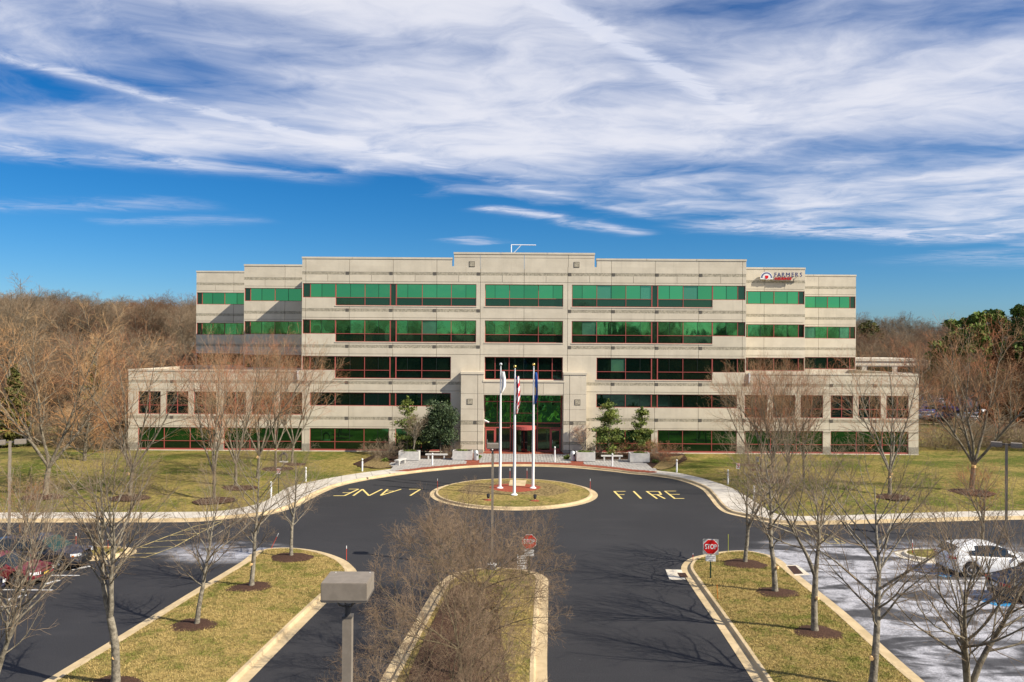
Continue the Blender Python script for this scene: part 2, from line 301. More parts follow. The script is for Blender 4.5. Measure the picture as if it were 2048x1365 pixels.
# ------------------------------------------------------------------ mesh builder and tagging
class MB:
    def __init__(s): s.v = []; s.f = []; s.mi = []
    def add(s, vs, fs, mi=0):
        o = len(s.v); s.v.extend([tuple(q) for q in vs]); s.f.extend([tuple(i+o for i in f) for f in fs]); s.mi.extend([mi]*len(fs))
    def box(s, x0, x1, y0, y1, z0, z1, mi=0):
        s.add([(x0, y0, z0), (x1, y0, z0), (x1, y1, z0), (x0, y1, z0), (x0, y0, z1), (x1, y0, z1), (x1, y1, z1), (x0, y1, z1)],
              [(0, 3, 2, 1), (4, 5, 6, 7), (0, 1, 5, 4), (1, 2, 6, 5), (2, 3, 7, 6), (3, 0, 4, 7)], mi)
    def tube(s, pts, rad, n=6, mi=0, cap=True):
        o = len(s.v); k = len(pts)
        pts = [Vector(p) for p in pts]
        for i, p in enumerate(pts):
            d = (pts[min(i+1, k-1)]-pts[max(i-1, 0)]).normalized()
            a = d.cross(Vector((0.31, 0.17, 0.93)) if abs(d.z) < 0.9 else Vector((1, 0.1, 0))).normalized(); b = d.cross(a)
            r = rad[i] if hasattr(rad, '__len__') else rad
            for j in range(n):
                t = 2*math.pi*j/n; q = p+a*(r*math.cos(t))+b*(r*math.sin(t)); s.v.append((q.x, q.y, q.z))
        for i in range(k-1):
            for j in range(n):
                s.f.append((o+i*n+j, o+i*n+(j+1) % n, o+(i+1)*n+(j+1) % n, o+(i+1)*n+j)); s.mi.append(mi)
        if cap:
            s.f.append(tuple(o+j for j in range(n))[::-1]); s.mi.append(mi)
            s.f.append(tuple(o+(k-1)*n+j for j in range(n))); s.mi.append(mi)
    def lathe(s, prof, n=16, c=(0, 0, 0), mi=0):
        o = len(s.v)
        for r, z in prof:
            for j in range(n):
                t = 2*math.pi*j/n; s.v.append((c[0]+r*math.cos(t), c[1]+r*math.sin(t), c[2]+z))
        for i in range(len(prof)-1):
            for j in range(n): s.f.append((o+i*n+j, o+i*n+(j+1) % n, o+(i+1)*n+(j+1) % n, o+(i+1)*n+j)); s.mi.append(mi)
        s.f.append(tuple(o+j for j in range(n))[::-1]); s.mi.append(mi)
        s.f.append(tuple(o+(len(prof)-1)*n+j for j in range(n))); s.mi.append(mi)
    def mesh(s, name, mats, smooth=False):
        me = bpy.data.meshes.new(name); me.from_pydata(s.v, [], s.f)
        for m in (mats if isinstance(mats, (list, tuple)) else [mats]): me.materials.append(M[m] if isinstance(m, str) else m)
        if len(me.materials) > 1: me.polygons.foreach_set('material_index', s.mi)
        if smooth: me.polygons.foreach_set('use_smooth', [True]*len(me.polygons))
        me.update(); return me
    def build(s, name, mats, parent=None, loc=(0, 0, 0), rz=0.0, smooth=False):
        return obj(name, s.mesh(name, mats, smooth), parent, loc, rz)
LNK = S.collection.objects.link
def obj(name, me, parent=None, loc=(0, 0, 0), rz=0.0):
    o = bpy.data.objects.new(name, me); LNK(o); o.location = loc; o.rotation_euler = (0, 0, rz)
    if parent is not None: o.parent = parent
    return o
def tag(o, label=None, cat=None, group=None, kind=None):
    if label: o['label'] = label
    if cat: o['category'] = cat
    if group: o['group'] = group
    if kind: o['kind'] = kind
    return o
def thing(name, loc, label, cat, group=None, rz=0.0):
    return tag(obj(name, None, None, loc, rz), label, cat, group)
KIDS = {}
def copy_tree(o, parent=None):
    c = o.copy(); LNK(c)
    for k in ('label', 'group'):
        if parent is None and k in c: del c[k]
    c.parent = parent
    if o.name not in KIDS: KIDS[o.name] = list(o.children)
    for ch in KIDS[o.name]: copy_tree(ch, c)
    return c
def clone(o, loc, rz, sc, label, group=None):
    c = copy_tree(o); c.location = loc; c.rotation_euler = (0, 0, rz); c.scale = sc if hasattr(sc, '__len__') else (sc, sc, sc)
    c['label'] = label
    if group: c['group'] = group
    return c
def text_mesh(txt, size, depth, name, bold=0.0):
    cu = bpy.data.curves.new(name, 'FONT'); cu.body = txt; cu.size = size; cu.extrude = depth; cu.align_x = 'CENTER'; cu.align_y = 'CENTER'; cu.offset = bold
    ob = bpy.data.objects.new('tmp', cu)
    me = ob.to_mesh().copy()
    bpy.data.objects.remove(ob); me.name = name; return me
def catmull(pts, n=8, closed=False):
    P_ = [Vector((p[0], p[1])) for p in pts]; out = []; k = len(P_)
    for i in range(k if closed else k-1):
        if closed: a, b, c, d = P_[(i-1) % k], P_[i], P_[(i+1) % k], P_[(i+2) % k]
        else: a, b, c, d = P_[max(i-1, 0)], P_[i], P_[i+1], P_[min(i+2, k-1)]
        for j in range(n):
            t = j/n; out.append(0.5*((2*b)+(c-a)*t+(2*a-5*b+4*c-d)*t*t+(3*b-a-3*c+d)*t**3))
    if not closed: out.append(P_[-1])
    return out
def offset(pts, d, closed=False):
    k = len(pts); out = []
    for i, p in enumerate(pts):
        a = pts[(i-1) % k] if closed else pts[max(i-1, 0)]; b = pts[(i+1) % k] if closed else pts[min(i+1, k-1)]
        t = (b-a).normalized(); out.append(p+Vector((-t.y, t.x))*d)     # left of travel
    return out
def strip(mb, A, B, za, zb, closed=False, mi=0):
    k = len(A); vs = [(p.x, p.y, za) for p in A]+[(p.x, p.y, zb) for p in B]
    mb.add(vs, [(i, (i+1) % k, k+(i+1) % k, k+i) for i in range(k if closed else k-1)], mi)
# ------------------------------------------------------------------ ground, road, kerbs
def flat(name, poly, z, m, kind='structure', parent=None):
    from mathutils.geometry import tessellate_polygon
    vs = [Vector((p[0], p[1], z)) for p in poly]
    tri = tessellate_polygon([vs]); mb = MB()
    fs = []
    for a, b, c in tri:
        n = (vs[b]-vs[a]).cross(vs[c]-vs[a]); fs.append((a, b, c) if n.z > 0 else (a, c, b))
    mb.add(vs, fs); o = mb.build(name, m, parent)
    if kind: o['kind'] = kind
    return o
flat('ground', [(-3000, -3000), (3000, -3000), (3000, 3000), (-3000, 3000)], -0.30, 'farground')
flat('road', [(-150, -120), (150, -120), (150, 74), (40, 81.5), (-40, 81.5), (-150, 74)], 0.0, 'asphalt')

near_px = [(0, 1046), (200, 1045.7), (375, 1045), (443, 1040), (520, 1033), (560, 1025), (598, 1012), (622, 999), (646, 986.7), (681, 973), (738, 960.5), (811, 949.5), (881, 941.5),
           (966, 935), (1051, 933.6), (1136, 936), (1221, 943.5), (1264, 949), (1298, 951.8), (1354, 960.5), (1398, 976), (1417, 994), (1431, 1012), (1450, 1026), (1491, 1036), (1538, 1046), (1585, 1050.6), (1640, 1050.5),
           (1762, 1047.4), (1871, 1044.5), (2048, 1040)]
near = [G(*p) for p in near_px]
near = [Vector((x_, near[0].y-(abs(x_)-34)*.01, 0)) for x_ in (-80, -65, -50, -40)]+near+[Vector((x_, near[-1].y+(x_-36)*.03, 0)) for x_ in (42, 52, 65, 80)]
NEAR = catmull(near, 6)
def kerb(name, pts, closed, m='curb', gut=0.42, h=0.15, top=0.17):
    """kerb with gutter, cast in stones about 3 m long with open joints; returns the back edge"""
    o3 = offset(pts, gut+0.045+top, closed); pp = list(pts)+([pts[0]] if closed else []); L = [0.0]
    O = {k: offset(pts, k, closed)+([offset(pts, k, closed)[0]] if closed else []) for k in (gut, gut+.045, gut+.07)}; O3 = o3+([o3[0]] if closed else [])
    for i in range(1, len(pp)): L.append(L[-1]+(pp[i]-pp[i-1]).length)
    n = max(1, round(L[-1]/3.05)); root = tag(obj(name, None), kind='structure'); cur = [pp, O[gut], O[gut+.045], O[gut+.07], O3]
    def at(s_):
        i = max(1, min(len(L)-1, int(np.searchsorted(L, s_)))); t = (s_-L[i-1])/max(L[i]-L[i-1], 1e-9); return [c[i-1].lerp(c[i], t) for c in cur]
    for q in range(n):
        s0, s1 = L[-1]*q/n+.009, L[-1]*(q+1)/n-.009; k = max(2, int((s1-s0)/.35)); R_ = [at(s0+(s1-s0)*j/(k-1)) for j in range(k)]; mid_ = R_[k//2][0]
        if abs(mid_.x) > 70 and q % 8: pass
        mb = MB(); dz_ = random.uniform(-.004, .004); zs = [.012, .008, h-.02+dz_, h+dz_, h+dz_]
        cols = [[r[c] for r in R_] for c in range(5)]
        for c in range(4): strip(mb, cols[c], cols[c+1], zs[c], zs[c+1])
        strip(mb, cols[4], cols[4], h+dz_, 0.0)
        for e in (0, -1):
            v = [(cols[c][e].x, cols[c][e].y, zs[c]) for c in range(5)]+[(cols[4][e].x, cols[4][e].y, 0), (cols[0][e].x, cols[0][e].y, 0)]; mb.add(v, [tuple(range(7))])
        mb.build('kerb_stone', m, root)
    return o3
KB = kerb('kerb', NEAR, False)
# island in the turning circle
IC = Vector((0.22, 64.1))
ring = [IC+Vector((math.cos(a), math.sin(a)))*6.72 for a in [2*math.pi*i/96 for i in range(96)]]
inner = kerb('kerb', ring, True)
def dome(name, poly, z, rise, m, c=None, kind='structure'):
    c = c or sum(poly, Vector((0, 0)))/len(poly); mb = MB(); k = len(poly); L = 7; vs = []
    for i in range(L):
        s = 1-i/L
        for p in poly: q = c+(p-c)*s; vs.append((q.x, q.y, z+rise*(1-s*s)))
    vs.append((c.x, c.y, z+rise)); fs = []
    for i in range(L-1):
        for j in range(k): fs.append((i*k+j, i*k+(j+1) % k, (i+1)*k+(j+1) % k, (i+1)*k+j))
    fs += [((L-1)*k+j, (L-1)*k+(j+1) % k, L*k) for j in range(k)]
    mb.add(vs, fs); o = mb.build(name, m, smooth=True)
    if kind: o['kind'] = kind
    return o
dome('grass', inner, 0.135, 0.10, 'grass')
RC = Vector((0.28, 65.2))
def disc(c, rx, ry, n=40, wob=0.0, rng=random.Random(3)):
    ph = [rng.uniform(0, 6.28) for _ in range(3)]
    return [c+Vector((rx*math.cos(a), ry*math.sin(a)))*(1+wob*(math.sin(2*a+ph[0])+math.sin(3*a+ph[1])+0.7*math.sin(7*a+ph[2]))) for a in [2*math.pi*i/n for i in range(n)]]
tag(dome('leaf_litter', disc(IC+Vector((0, 0.9)), 4.3, 3.7, wob=0.035), 0.205, 0.05, 'leaflitter', kind='stuff'), 'ring of dry leaf litter around the red bed on the flagpole island', 'leaf litter')
tag(dome('mulch_bed', disc(RC, 2.62, 2.35), 0.225, 0.05, 'redmulch', kind='stuff'), 'round red mulch bed at the foot of the three flagpoles', 'mulch bed')
mb = MB()
for (a, b) in [((1020, 959.4), (1052, 959.6)), ((1017, 971), (1049.5, 972.5))]: pass
p = [G(1020, 960.5, .2), G(1053, 960.8, .2), G(1050, 973, .24), G(1017.5, 972.5, .24)]
c_ = sum(p, Vector())/4
mb.add([(q.x, q.y, 0.275 if i > 1 else 0.205) for i, q in enumerate(p)]+[(q.x, q.y, 0.05) for q in p], [(0, 3, 2, 1), (0, 1, 5, 4), (1, 2, 6, 5), (2, 3, 7, 6), (3, 0, 4, 7)])
o = mb.build('path', 'curb'); o['kind'] = 'structure'
def px_poly(l, z=0.0): return [G(x, y, z) for x, y in l]
ISLP = []
def island(pts, m='curb', rise=0.12, gm='grass'):
    k_ = kerb('kerb', pts, True, m); ISLP.append(k_); return dome('grass', k_, 0.135, rise, gm)
ISL_L = [Vector((-9.9, 8)), Vector((-9.45, 24))]+px_poly([(497, 1365), (652, 1207.7), (706, 1162), (714, 1146), (706, 1134), (687, 1119.5), (646, 1105), (593, 1097), (539, 1098), (507, 1105.5), (480, 1126), (385, 1183), (218, 1285), (85, 1365)])+[Vector((-17.0, 20)), Vector((-17.4, 8))]
ISL_M = [Vector((1.15, 8)), Vector((1.2, 20))]+px_poly([(1095, 1365), (1096, 1240), (1096.5, 1180), (1095, 1158), (1074, 1146), (1044, 1139.5), (1000, 1136), (950, 1138), (912, 1145.5), (889, 1158), (868, 1180), (814, 1270), (759, 1365)])+[Vector((-5.2, 20)), Vector((-5.7, 8))]
ISL_R = [Vector((14.9, 8)), Vector((14.8, 20))]+px_poly([(1850, 1365), (1700, 1232.8), (1638, 1183), (1591, 1145.5), (1560, 1119.5), (1532, 1109), (1491, 1102.6), (1450, 1103.3), (1413, 1109), (1382, 1116.5), (1367, 1127), (1362.5, 1140), (1376, 1164), (1436, 1254), (1507, 1365)])+[Vector((8.3, 20)), Vector((8.0, 8))]
def dens(pts):
    return catmull([(p.x, p.y) for p in pts], 6, True)
island(dens(ISL_L)); island(dens(ISL_R)); island(dens(ISL_M))
mb_ = [Vector((0.15, 8)), Vector((0.1, 20)), Vector((0.0, 30)), Vector((0.0, 37)), Vector((-0.4, 38.9)), Vector((-1.6, 39.4)), Vector((-2.6, 38.9)), Vector((-3.0, 37)), Vector((-3.5, 30)), Vector((-4.0, 20)), Vector((-4.4, 8))]
tag(dome('mulch_bed', dens(mb_), 0.20, 0.09, 'mulch', kind='stuff'), 'long brown mulch bed down the middle of the median', 'mulch bed')
def capsule(x0, x1, y0, y1, left_nose):
    r = (y1-y0)/2; c = (y0+y1)/2; pts = []
    if left_nose:
        pts = [Vector((x0+r-math.sin(a)*r*1.15, c+math.cos(a)*r)) for a in [math.pi*i/14 for i in range(15)]]+[Vector((x1, y0)), Vector((x1, y1))]
    else:
        pts = [Vector((x1-r+math.sin(a)*r*1.25, c-math.cos(a)*r)) for a in [math.pi*i/14 for i in range(15)]]+[Vector((x0, y1)), Vector((x0, y0))]
    return pts
island(capsule(22.3, 29.0, 43.9, 47.2, True), 'curbwhite', 0.05, 'grass')
island(capsule(-30.5, -21.6, 43.4, 46.6, False), 'curb', 0.05, 'grass')

# pavement slabs from paired near/far points
pairL = [((0, 1041), (0, 1025.4)), ((200, 1040.8), (200, 1024.8)), ((350, 1040.3), (350, 1024.4)), ((440, 1036), (430, 1023)), ((510, 1029), (480, 1016.5)), ((572, 1013), (525, 1005)), ((600, 1001), (556, 987)), ((622, 989), (580, 974)),
         ((652, 977.5), (640, 960)), ((710, 961.5), (700, 949.5)), ((762, 951.8), (750, 942.5)), ((818, 943.6), (788, 938))]
pairR = [((1270, 946), (1303, 940.5)), ((1318, 951.2), (1354, 946)), ((1362, 958.5), (1395, 954.5)), ((1400, 969), (1430, 964.5)), ((1425, 983), (1460, 975)), ((1439, 998), (1491, 991.5)), ((1458, 1015), (1522, 1011.5)), ((1500, 1027.5), (1552, 1028)), ((1560, 1040), (1585, 1032.5)),
         ((1640, 1045), (1640, 1032)), ((1762, 1042.3), (1778, 1028)), ((1890, 1038.5), (1902, 1024)), ((2048, 1034.5), (2048, 1021.3))]
def slabs(pairs, extend_left):
    N = [G(*a, .15) for a, b in pairs]; F = [G(*b, .15) for a, b in pairs]
    n0, f0, n1, f1 = N[0].y, F[0].y, N[-1].y, F[-1].y
    if extend_left:
        for x_ in (-40, -50, -65, -79): N.insert(0, Vector((x_, n0-(abs(x_)-34)*.01, 0))); F.insert(0, Vector((x_, f0-(abs(x_)-34)*.01, 0)))
    else:
        for x_ in (42, 52, 65, 79): N.append(Vector((x_, n1+(x_-36)*.03, 0))); F.append(Vector((x_, f1+(x_-36)*.03, 0)))
    N = catmull(N, 10); F = catmull(F, 10)
    near_e = []
    for q in N:      # the inner edge of the slabs sits on the kerb's back edge
        best = None
        for a_, b_ in zip(KB, KB[1:]):
            ab = b_-a_; t_ = max(0, min(1, (q-a_).dot(ab)/max(ab.length_squared, 1e-9))); c_q = a_+ab*t_
            if best is None or (c_q-q).length < (best-q).length: best = c_q
        near_e.append(best if (best-q).length < 1.6 else q)
    root = tag(MB().build('pavement', 'sidewalk'), kind='structure')
    L = [0.0]
    for i in range(1, len(N)): L.append(L[-1]+((N[i]+F[i])/2-(N[i-1]+F[i-1])/2).length)
    def at(s):
        for i in range(1, len(L)):
            if L[i] >= s: t = (s-L[i-1])/max(L[i]-L[i-1], 1e-6); return near_e[i-1].lerp(near_e[i], t), F[i-1].lerp(F[i], t)
        return near_e[-1], F[-1]
    bed = MB(); strip(bed, near_e, F, 0.05, 0.05); b_ = bed.build('slab_bed', 'mortar', root)
    s = 0.0; step = 1.75
    while s < L[-1]-0.3:
        e = min(s+step, L[-1])-0.03; m_ = MB(); k = 3; A = []; B = []
        for j in range(k): a, b = at(s+(e-s)*j/(k-1)); A.append(a); B.append(b)
        zt = 0.152+random.uniform(-.004, .004)
        strip(m_, A, B, zt, zt); strip(m_, A, A, 0.0, zt); strip(m_, B, B, zt, 0.0)
        m_.add([(A[0].x, A[0].y, 0), (B[0].x, B[0].y, 0), (B[0].x, B[0].y, zt), (A[0].x, A[0].y, zt)], [(0, 1, 2, 3)])
        m_.build('slab', 'sidewalk', root); s += step
    return F
FL = slabs(pairL, True); FR = slabs(pairR, False)

# lawn and planting beds (everything on the building's side of the pavement)
bedL = px_poly([(788, 938), (760, 941), (722, 938), (705, 931), (728, 921), (755, 910)])+[Vector((-14.9, 88.2))]
bedR = [Vector((17.6, 88.2))]+px_poly([(1368, 911), (1375, 922), (1345, 938), (1322, 944), (1303, 940.5)])
excl = [Vector((-300, -50))]+[Vector((-300, FL[0].y))]+FL+[Vector((b.x, b.y)) for b in bedL]+[Vector((b.x, b.y)) for b in bedR]+FR+[Vector((300, FR[-1].y)), Vector((300, -50))]
EX = np.array([(p.x, p.y) for p in excl])
def inside_dist(px, py):
    x = np.asarray(px, float).ravel(); y = np.asarray(py, float).ravel()
    ins = np.zeros(len(x), bool); dm = np.full(len(x), 1e9)
    a = EX; b = np.roll(EX, -1, 0)
    for (x1, y1), (x2, y2) in zip(a, b):
        c = ((y1 > y) != (y2 > y)); 
        if abs(y2-y1) > 1e-9: ins ^= c & (x < (x2-x1)*(y-y1)/(y2-y1)+x1)
        L2 = (x2-x1)**2+(y2-y1)**2+1e-12; t = np.clip(((x-x1)*(x2-x1)+(y-y1)*(y2-y1))/L2, 0, 1)
        dm = np.minimum(dm, np.hypot(x-x1-t*(x2-x1), y-y1-t*(y2-y1)))
    return ins, dm
def lawn_h(x, y):
    ins, d = inside_dist(x, y); x = np.asarray(x, float).ravel(); y = np.asarray(y, float).ravel()
    sm = np.clip((d-1.0)/9.0, 0, 1); sm = sm*sm*(3-2*sm)
    dxb = np.maximum(np.maximum(-43.5-x, x-45.5), 0); dyb = np.maximum(87.0-y, 0); db = np.hypot(dxb, dyb); k = np.clip(db/10.0, 0, 1); k = k*k*(3-2*k)
    b = 0.13+sm*k*(0.50+0.45*np.sin(x*0.13+1.0)*np.cos(y*0.16+0.4)+0.22*np.sin(x*0.31+y*0.2))*np.clip((100-y)/12, .2, 1)
    h = b-np.clip((y-90)/12.0, 0, 1)*0.25*np.clip(dxb/6, 0, 1)
    return np.where(ins & (d > 0.25), -0.22, np.maximum(h, 0.11))
def lawn_z(x, y): return float(lawn_h([x], [y])[0])
xs = np.concatenate([np.arange(-140, -45, 2.0), np.arange(-45, 47, 0.5), np.arange(47, 142, 1.5)]); ys = np.concatenate([np.arange(50, 90, 0.5), np.arange(90, 136, 1.5)])
XX, YY = np.meshgrid(xs, ys); ZZ = lawn_h(XX, YY).reshape(XX.shape)
def grid_mesh(name, XX, YY, ZZ, m):
    ny, nx = XX.shape; v = np.stack([XX.ravel(), YY.ravel(), ZZ.ravel()], 1)
    i = np.arange(ny-1)[:, None]*nx+np.arange(nx-1)[None, :]; i = i.ravel()
    f = np.stack([i, i+1, i+1+nx, i+nx], 1)
    me = bpy.data.meshes.new(name); me.from_pydata(v.tolist(), [], f.tolist()); me.materials.append(M[m]); me.polygons.foreach_set('use_smooth', [True]*len(me.polygons)); me.update()
    return tag(obj(name, me), kind='structure')
grid_mesh('lawn', XX, YY, ZZ, 'lawn')
bl = [(b.x, b.y) for b in bedL]+[(b.x, b.y) for b in bedR]
flat('planting_bed', [Vector(q) for q in bl][:7]+[Vector((-6.0, 88.2)), Vector((-6.2, 80.5))], 0.145, 'soil')
flat('planting_bed', [Vector((8.6, 80.5)), Vector((8.5, 88.2))]+[Vector(q) for q in bl][7:], 0.145, 'soil')
# hillsides with the woods
def hill(x, y):
    r = np.clip((y-118-np.clip(x, -60, 200)*0.6)/150.0, 0, 1); r = r*r*(3-2*r)
    side = np.where(x < 0, 1.0, 0.9)
    return -0.25+r*np.where(x < 0, 9.0, 5.0)+0.8*np.sin(x*0.03+1)*np.cos(y*0.025)*r
hx = np.arange(-520, 560, 12.0); hy = np.arange(112, 640, 10.0)
HX, HY = np.meshgrid(hx, hy); grid_mesh('hillside', HX, HY, hill(HX, HY), 'forestfloor')
def hill_z(x, y): return float(hill(np.array([x]), np.array([y]))[0])

# ------------------------------------------------------------------ brick and paver forecourt
PC = Vector((1.35, 0))
arcN = [k for k in KB if G(778, 945).x < k.x < G(1312, 945).x]
root = tag(flat('forecourt', [Vector(k) for k in arcN]+[Vector((b.x, b.y)) for b in px_poly([(1311, 941.5), (1304, 940), (1290, 930), (1262, 923.5)])]+[Vector((8.6, 82.2)), Vector((8.5, 88)), Vector((-6.0, 88)), Vector((-6.2, 82.2))]+[Vector((b.x, b.y)) for b in px_poly([(840, 920.5), (800, 924), (778, 931.5), (786, 938)])], 0.150, 'mortar'))
FC = np.array([(v.co.x, v.co.y) for v in root.data.vertices])
def in_poly(poly, x, y):
    c = False; j = len(poly)-1
    for i in range(len(poly)):
        if (poly[i][1] > y) != (poly[j][1] > y) and x < (poly[j][0]-poly[i][0])*(y-poly[i][1])/(poly[j][1]-poly[i][1])+poly[i][0]: c = not c
        j = i
    return c
def arc_front(x):
    for i in range(1, len(arcN)):
        if arcN[i].x >= x: t = (x-arcN[i-1].x)/(arcN[i].x-arcN[i-1].x); return arcN[i-1].y+(arcN[i].y-arcN[i-1].y)*t
    return arcN[-1].y
pav = MB(); brk = MB(); rng = random.Random(5)
poly = FC.tolist()
def is_band(x, y):
    f = arc_front(x)
    if y < f+1.25: return True
    for s in (-1, 1):
        xr = PC.x+s*(5.0+(y-f)*0.10)
        if abs(x-xr) < 0.62 and y < 88: return True
    if y > 86.1 and abs(x-PC.x) < 5: return True
    if y < f+1.9 and abs(x-PC.x) > 8.8+0*y and (y-f) < (abs(x-PC.x)-8.8)*0.28: return True
    return False
y = 74.0
while y < 88.0:
    x = -17.5; row = int(y/0.3)
    while x < 19.5:
        if in_poly(poly, x, y):
            if not is_band(x, y):
                off = 0.15*(row % 2); z = 0.176+rng.uniform(-.006, .006)
                pav.box(x-0.135+off*0, x+0.135, y-0.135, y+0.135, 0.15, z)
        x += 0.30
    y += 0.30
y = 74.0; r_ = 0
while y < 88.0:
    x = -17.5+(0.125 if r_ % 2 else 0)
    while x < 19.5:
        if in_poly(poly, x, y) and is_band(x, y):
            brk.box(x-0.115, x+0.115, y-0.058, y+0.058, 0.15, 0.176+rng.uniform(-.004, .004))
        x += 0.25
    y += 0.133; r_ += 1
def nobottom(mb):
    keep = [i for i in range(len(mb.f)) if i % 6 != 0]; mb.f = [mb.f[i] for i in keep]; mb.mi = [mb.mi[i] for i in keep]
nobottom(pav); nobottom(brk)
tag(pav.build('paver', 'paver', root), kind='stuff'); tag(brk.build('brick', 'brick', root), kind='stuff')

# ------------------------------------------------------------------ painted markings (thin sheets 4 mm above the road)
def stroke(mb, a, b, wd, z):
    a = Vector((a.x, a.y)); b = Vector((b.x, b.y)); t = (b-a).normalized(); n = Vector((-t.y, t.x))*wd/2
    a = a-t*wd*0.0; mb.add([(a.x-n.x, a.y-n.y, z), (b.x-n.x, b.y-n.y, z), (b.x+n.x, b.y+n.y, z), (a.x+n.x, a.y+n.y, z)], [(0, 1, 2, 3)])
def marking(strokes, wd, m, z=0.006, name='road_marking'):
    mb = MB()
    for i, (a, b) in enumerate(strokes):
        stroke(mb, G(*a), G(*b), wd, z+0.0006*i)
    return tag(mb.build(name, m), kind='structure')
marking([((1228.3, 983), (1243.2, 998)), ((1228.3, 983.3), (1251, 983.3)), ((1235.5, 989.8), (1249, 989.8))], 0.16, 'yellowpaint')
marking([((1267.2, 983), (1282.2, 997.7))], 0.16, 'yellowpaint')
marking([((1293, 983), (1314.2, 998)), ((1293, 983.4), (1318, 983.4)), ((1318, 983.4), (1322.5, 989.8)), ((1322.5, 989.8), (1305, 990)), ((1314, 990), (1330, 998))], 0.16, 'yellowpaint')
marking([((1329.5, 982.5), (1350, 998)), ((1329.5, 982.8), (1352, 982.8)), ((1338, 989.3), (1359.5, 989.3)), ((1350, 997.6), (1368.5, 997.6))], 0.16, 'yellowpaint')
marking([((667, 992), (689, 992)), ((689, 992), (717, 978.8)), ((717, 978.8), (697, 978.8)), ((700, 986), (685, 986))], 0.16, 'yellowpaint')
marking([((706.5, 992), (725, 979)), ((725, 979), (738, 992)), ((738, 992), (764, 979))], 0.16, 'yellowpaint')
marking([((761.5, 991.5), (775.5, 979)), ((761.5, 991.5), (802, 979)), ((772, 982.8), (790, 982.8))], 0.16, 'yellowpaint')
marking([((818, 979), (841, 979)), ((841, 979), (820.5, 991.8))], 0.16, 'yellowpaint')
# hatched lens shapes at both ends of the crescent
marking([((236, 1115), (270, 1098)), ((270, 1098), (330, 1075)), ((330, 1075), (390, 1053)), ((390, 1053), (445, 1042)), ((236, 1115), (292, 1115.2)), ((292, 1115.2), (350, 1094)), ((350, 1094), (400, 1066)), ((400, 1066), (447, 1043)),
         ((252, 1108), (315, 1107)), ((280, 1096), (345, 1094)), ((310, 1084), (375, 1080)), ((340, 1072), (396, 1067)), ((368, 1062), (418, 1057))], 0.09, 'yellowfaint')
marking([((1556, 1047), (1600, 1062)), ((1600, 1062), (1660, 1088)), ((1660, 1088), (1692, 1087)), ((1556, 1047), (1620, 1058)), ((1620, 1058), (1665, 1074)), ((1665, 1074), (1692, 1087)), ((1578, 1051), (1590, 1059)), ((1610, 1057), (1618, 1070)), ((1640, 1066), (1648, 1083)), ((1668, 1078), (1678, 1088))], 0.09, 'yellowfaint')
for yy in (1150.4, 1179.3, 1212):
    pass
def hline(x0, x1, y, wd=0.12, m='whitepaint'):
    mb = MB(); mb.add([(x0, y-wd/2, .006), (x1, y-wd/2, .006), (x1, y+wd/2, .006), (x0, y+wd/2, .006)], [(0, 1, 2, 3)]); return tag(mb.build('road_marking', m), kind='structure')
for i in range(7): hline(-28.0, -22.0, 40.75-2.42*i)
for i in range(4): hline(23.0, 29.0, 36.4-2.7*i)
for a, b in [((143, 1140), (180, 1133)), ((91, 1168.5), (118, 1161)), ((14, 1201), (52, 1190))]:
    marking([(a, b)], 0.26, 'whitepaint')
marking([((1890.8, 1162.3), (1940, 1190)), ((1890.8, 1162.3), (1990, 1161)), ((1940, 1190), (2000, 1190)), ((1901, 1165), (1960, 1179.5)), ((1921, 1162), (1985, 1178)), ((1912, 1174), (1968, 1189)), ((1950, 1161), (1998, 1171))], 0.11, 'whitepaint')
for l in ([(1858, 1147), (1862, 1143), (1906, 1150), (1898, 1157)], [(1963, 1203), (1968, 1197), (2034, 1205), (2026, 1214), (1994, 1213)]):
    tag(flat('road_marking', px_poly(l), 0.009, 'bluepaint'), kind='structure')
# drain aprons and grates
def drain(apron, gr, lbl):
    t = thing('storm_drain', (0, 0, 0), lbl, 'drain', 'storm drains beside the right planting island')
    c = sum(px_poly(gr), Vector())/4; t.location = (c.x, c.y, 0)
    mb = MB(); q = [G(*p)-c for p in apron]; mb.add([(p.x, p.y, .014) for p in q]+[(p.x, p.y, 0) for p in q], [(0, 1, 2, 3), (0, 4, 5, 1), (1, 5, 6, 2), (2, 6, 7, 3), (3, 7, 4, 0)][:5]); a_ = mb.build('apron', 'curbwhite', t)
    g = [G(*p)-c for p in gr]; mb = MB(); n = 9
    for i in range(n):
        for (u0, u1) in ((0.02, 0.48), (0.52, 0.98)):
            v0 = i/n+0.02; v1 = (i+0.62)/n
            def bl(u, v): return (g[0]*(1-u)+g[1]*u)*(1-v)+(g[3]*(1-u)+g[2]*u)*v
            qs = [bl(u0, v0), bl(u1, v0), bl(u1, v1), bl(u0, v1)]
            mb.add([(p.x, p.y, .03) for p in qs]+[(p.x, p.y, .015) for p in qs], [(0, 1, 2, 3), (0, 4, 5, 1), (1, 5, 6, 2), (2, 6, 7, 3), (3, 7, 4, 0)])
    mb.build('grate', 'grate', t); mb = MB(); mb.add([(p.x, p.y, .018) for p in g], [(0, 1, 2, 3)]); mb.build('pit', 'black', t)
drain([(1331, 1139.5), (1363, 1140.5), (1371, 1160), (1339, 1160)], [(1354.5, 1147), (1371, 1147), (1376.5, 1156), (1360, 1156)], 'storm drain in a pale concrete apron at the lane edge by the stop sign')
drain([(1571, 1131), (1595, 1131), (1620, 1150), (1590, 1152)], [(1574, 1133), (1591, 1132.5), (1607, 1148.5), (1588, 1149.5)], 'rust brown double storm drain on the salty lot side of the island')

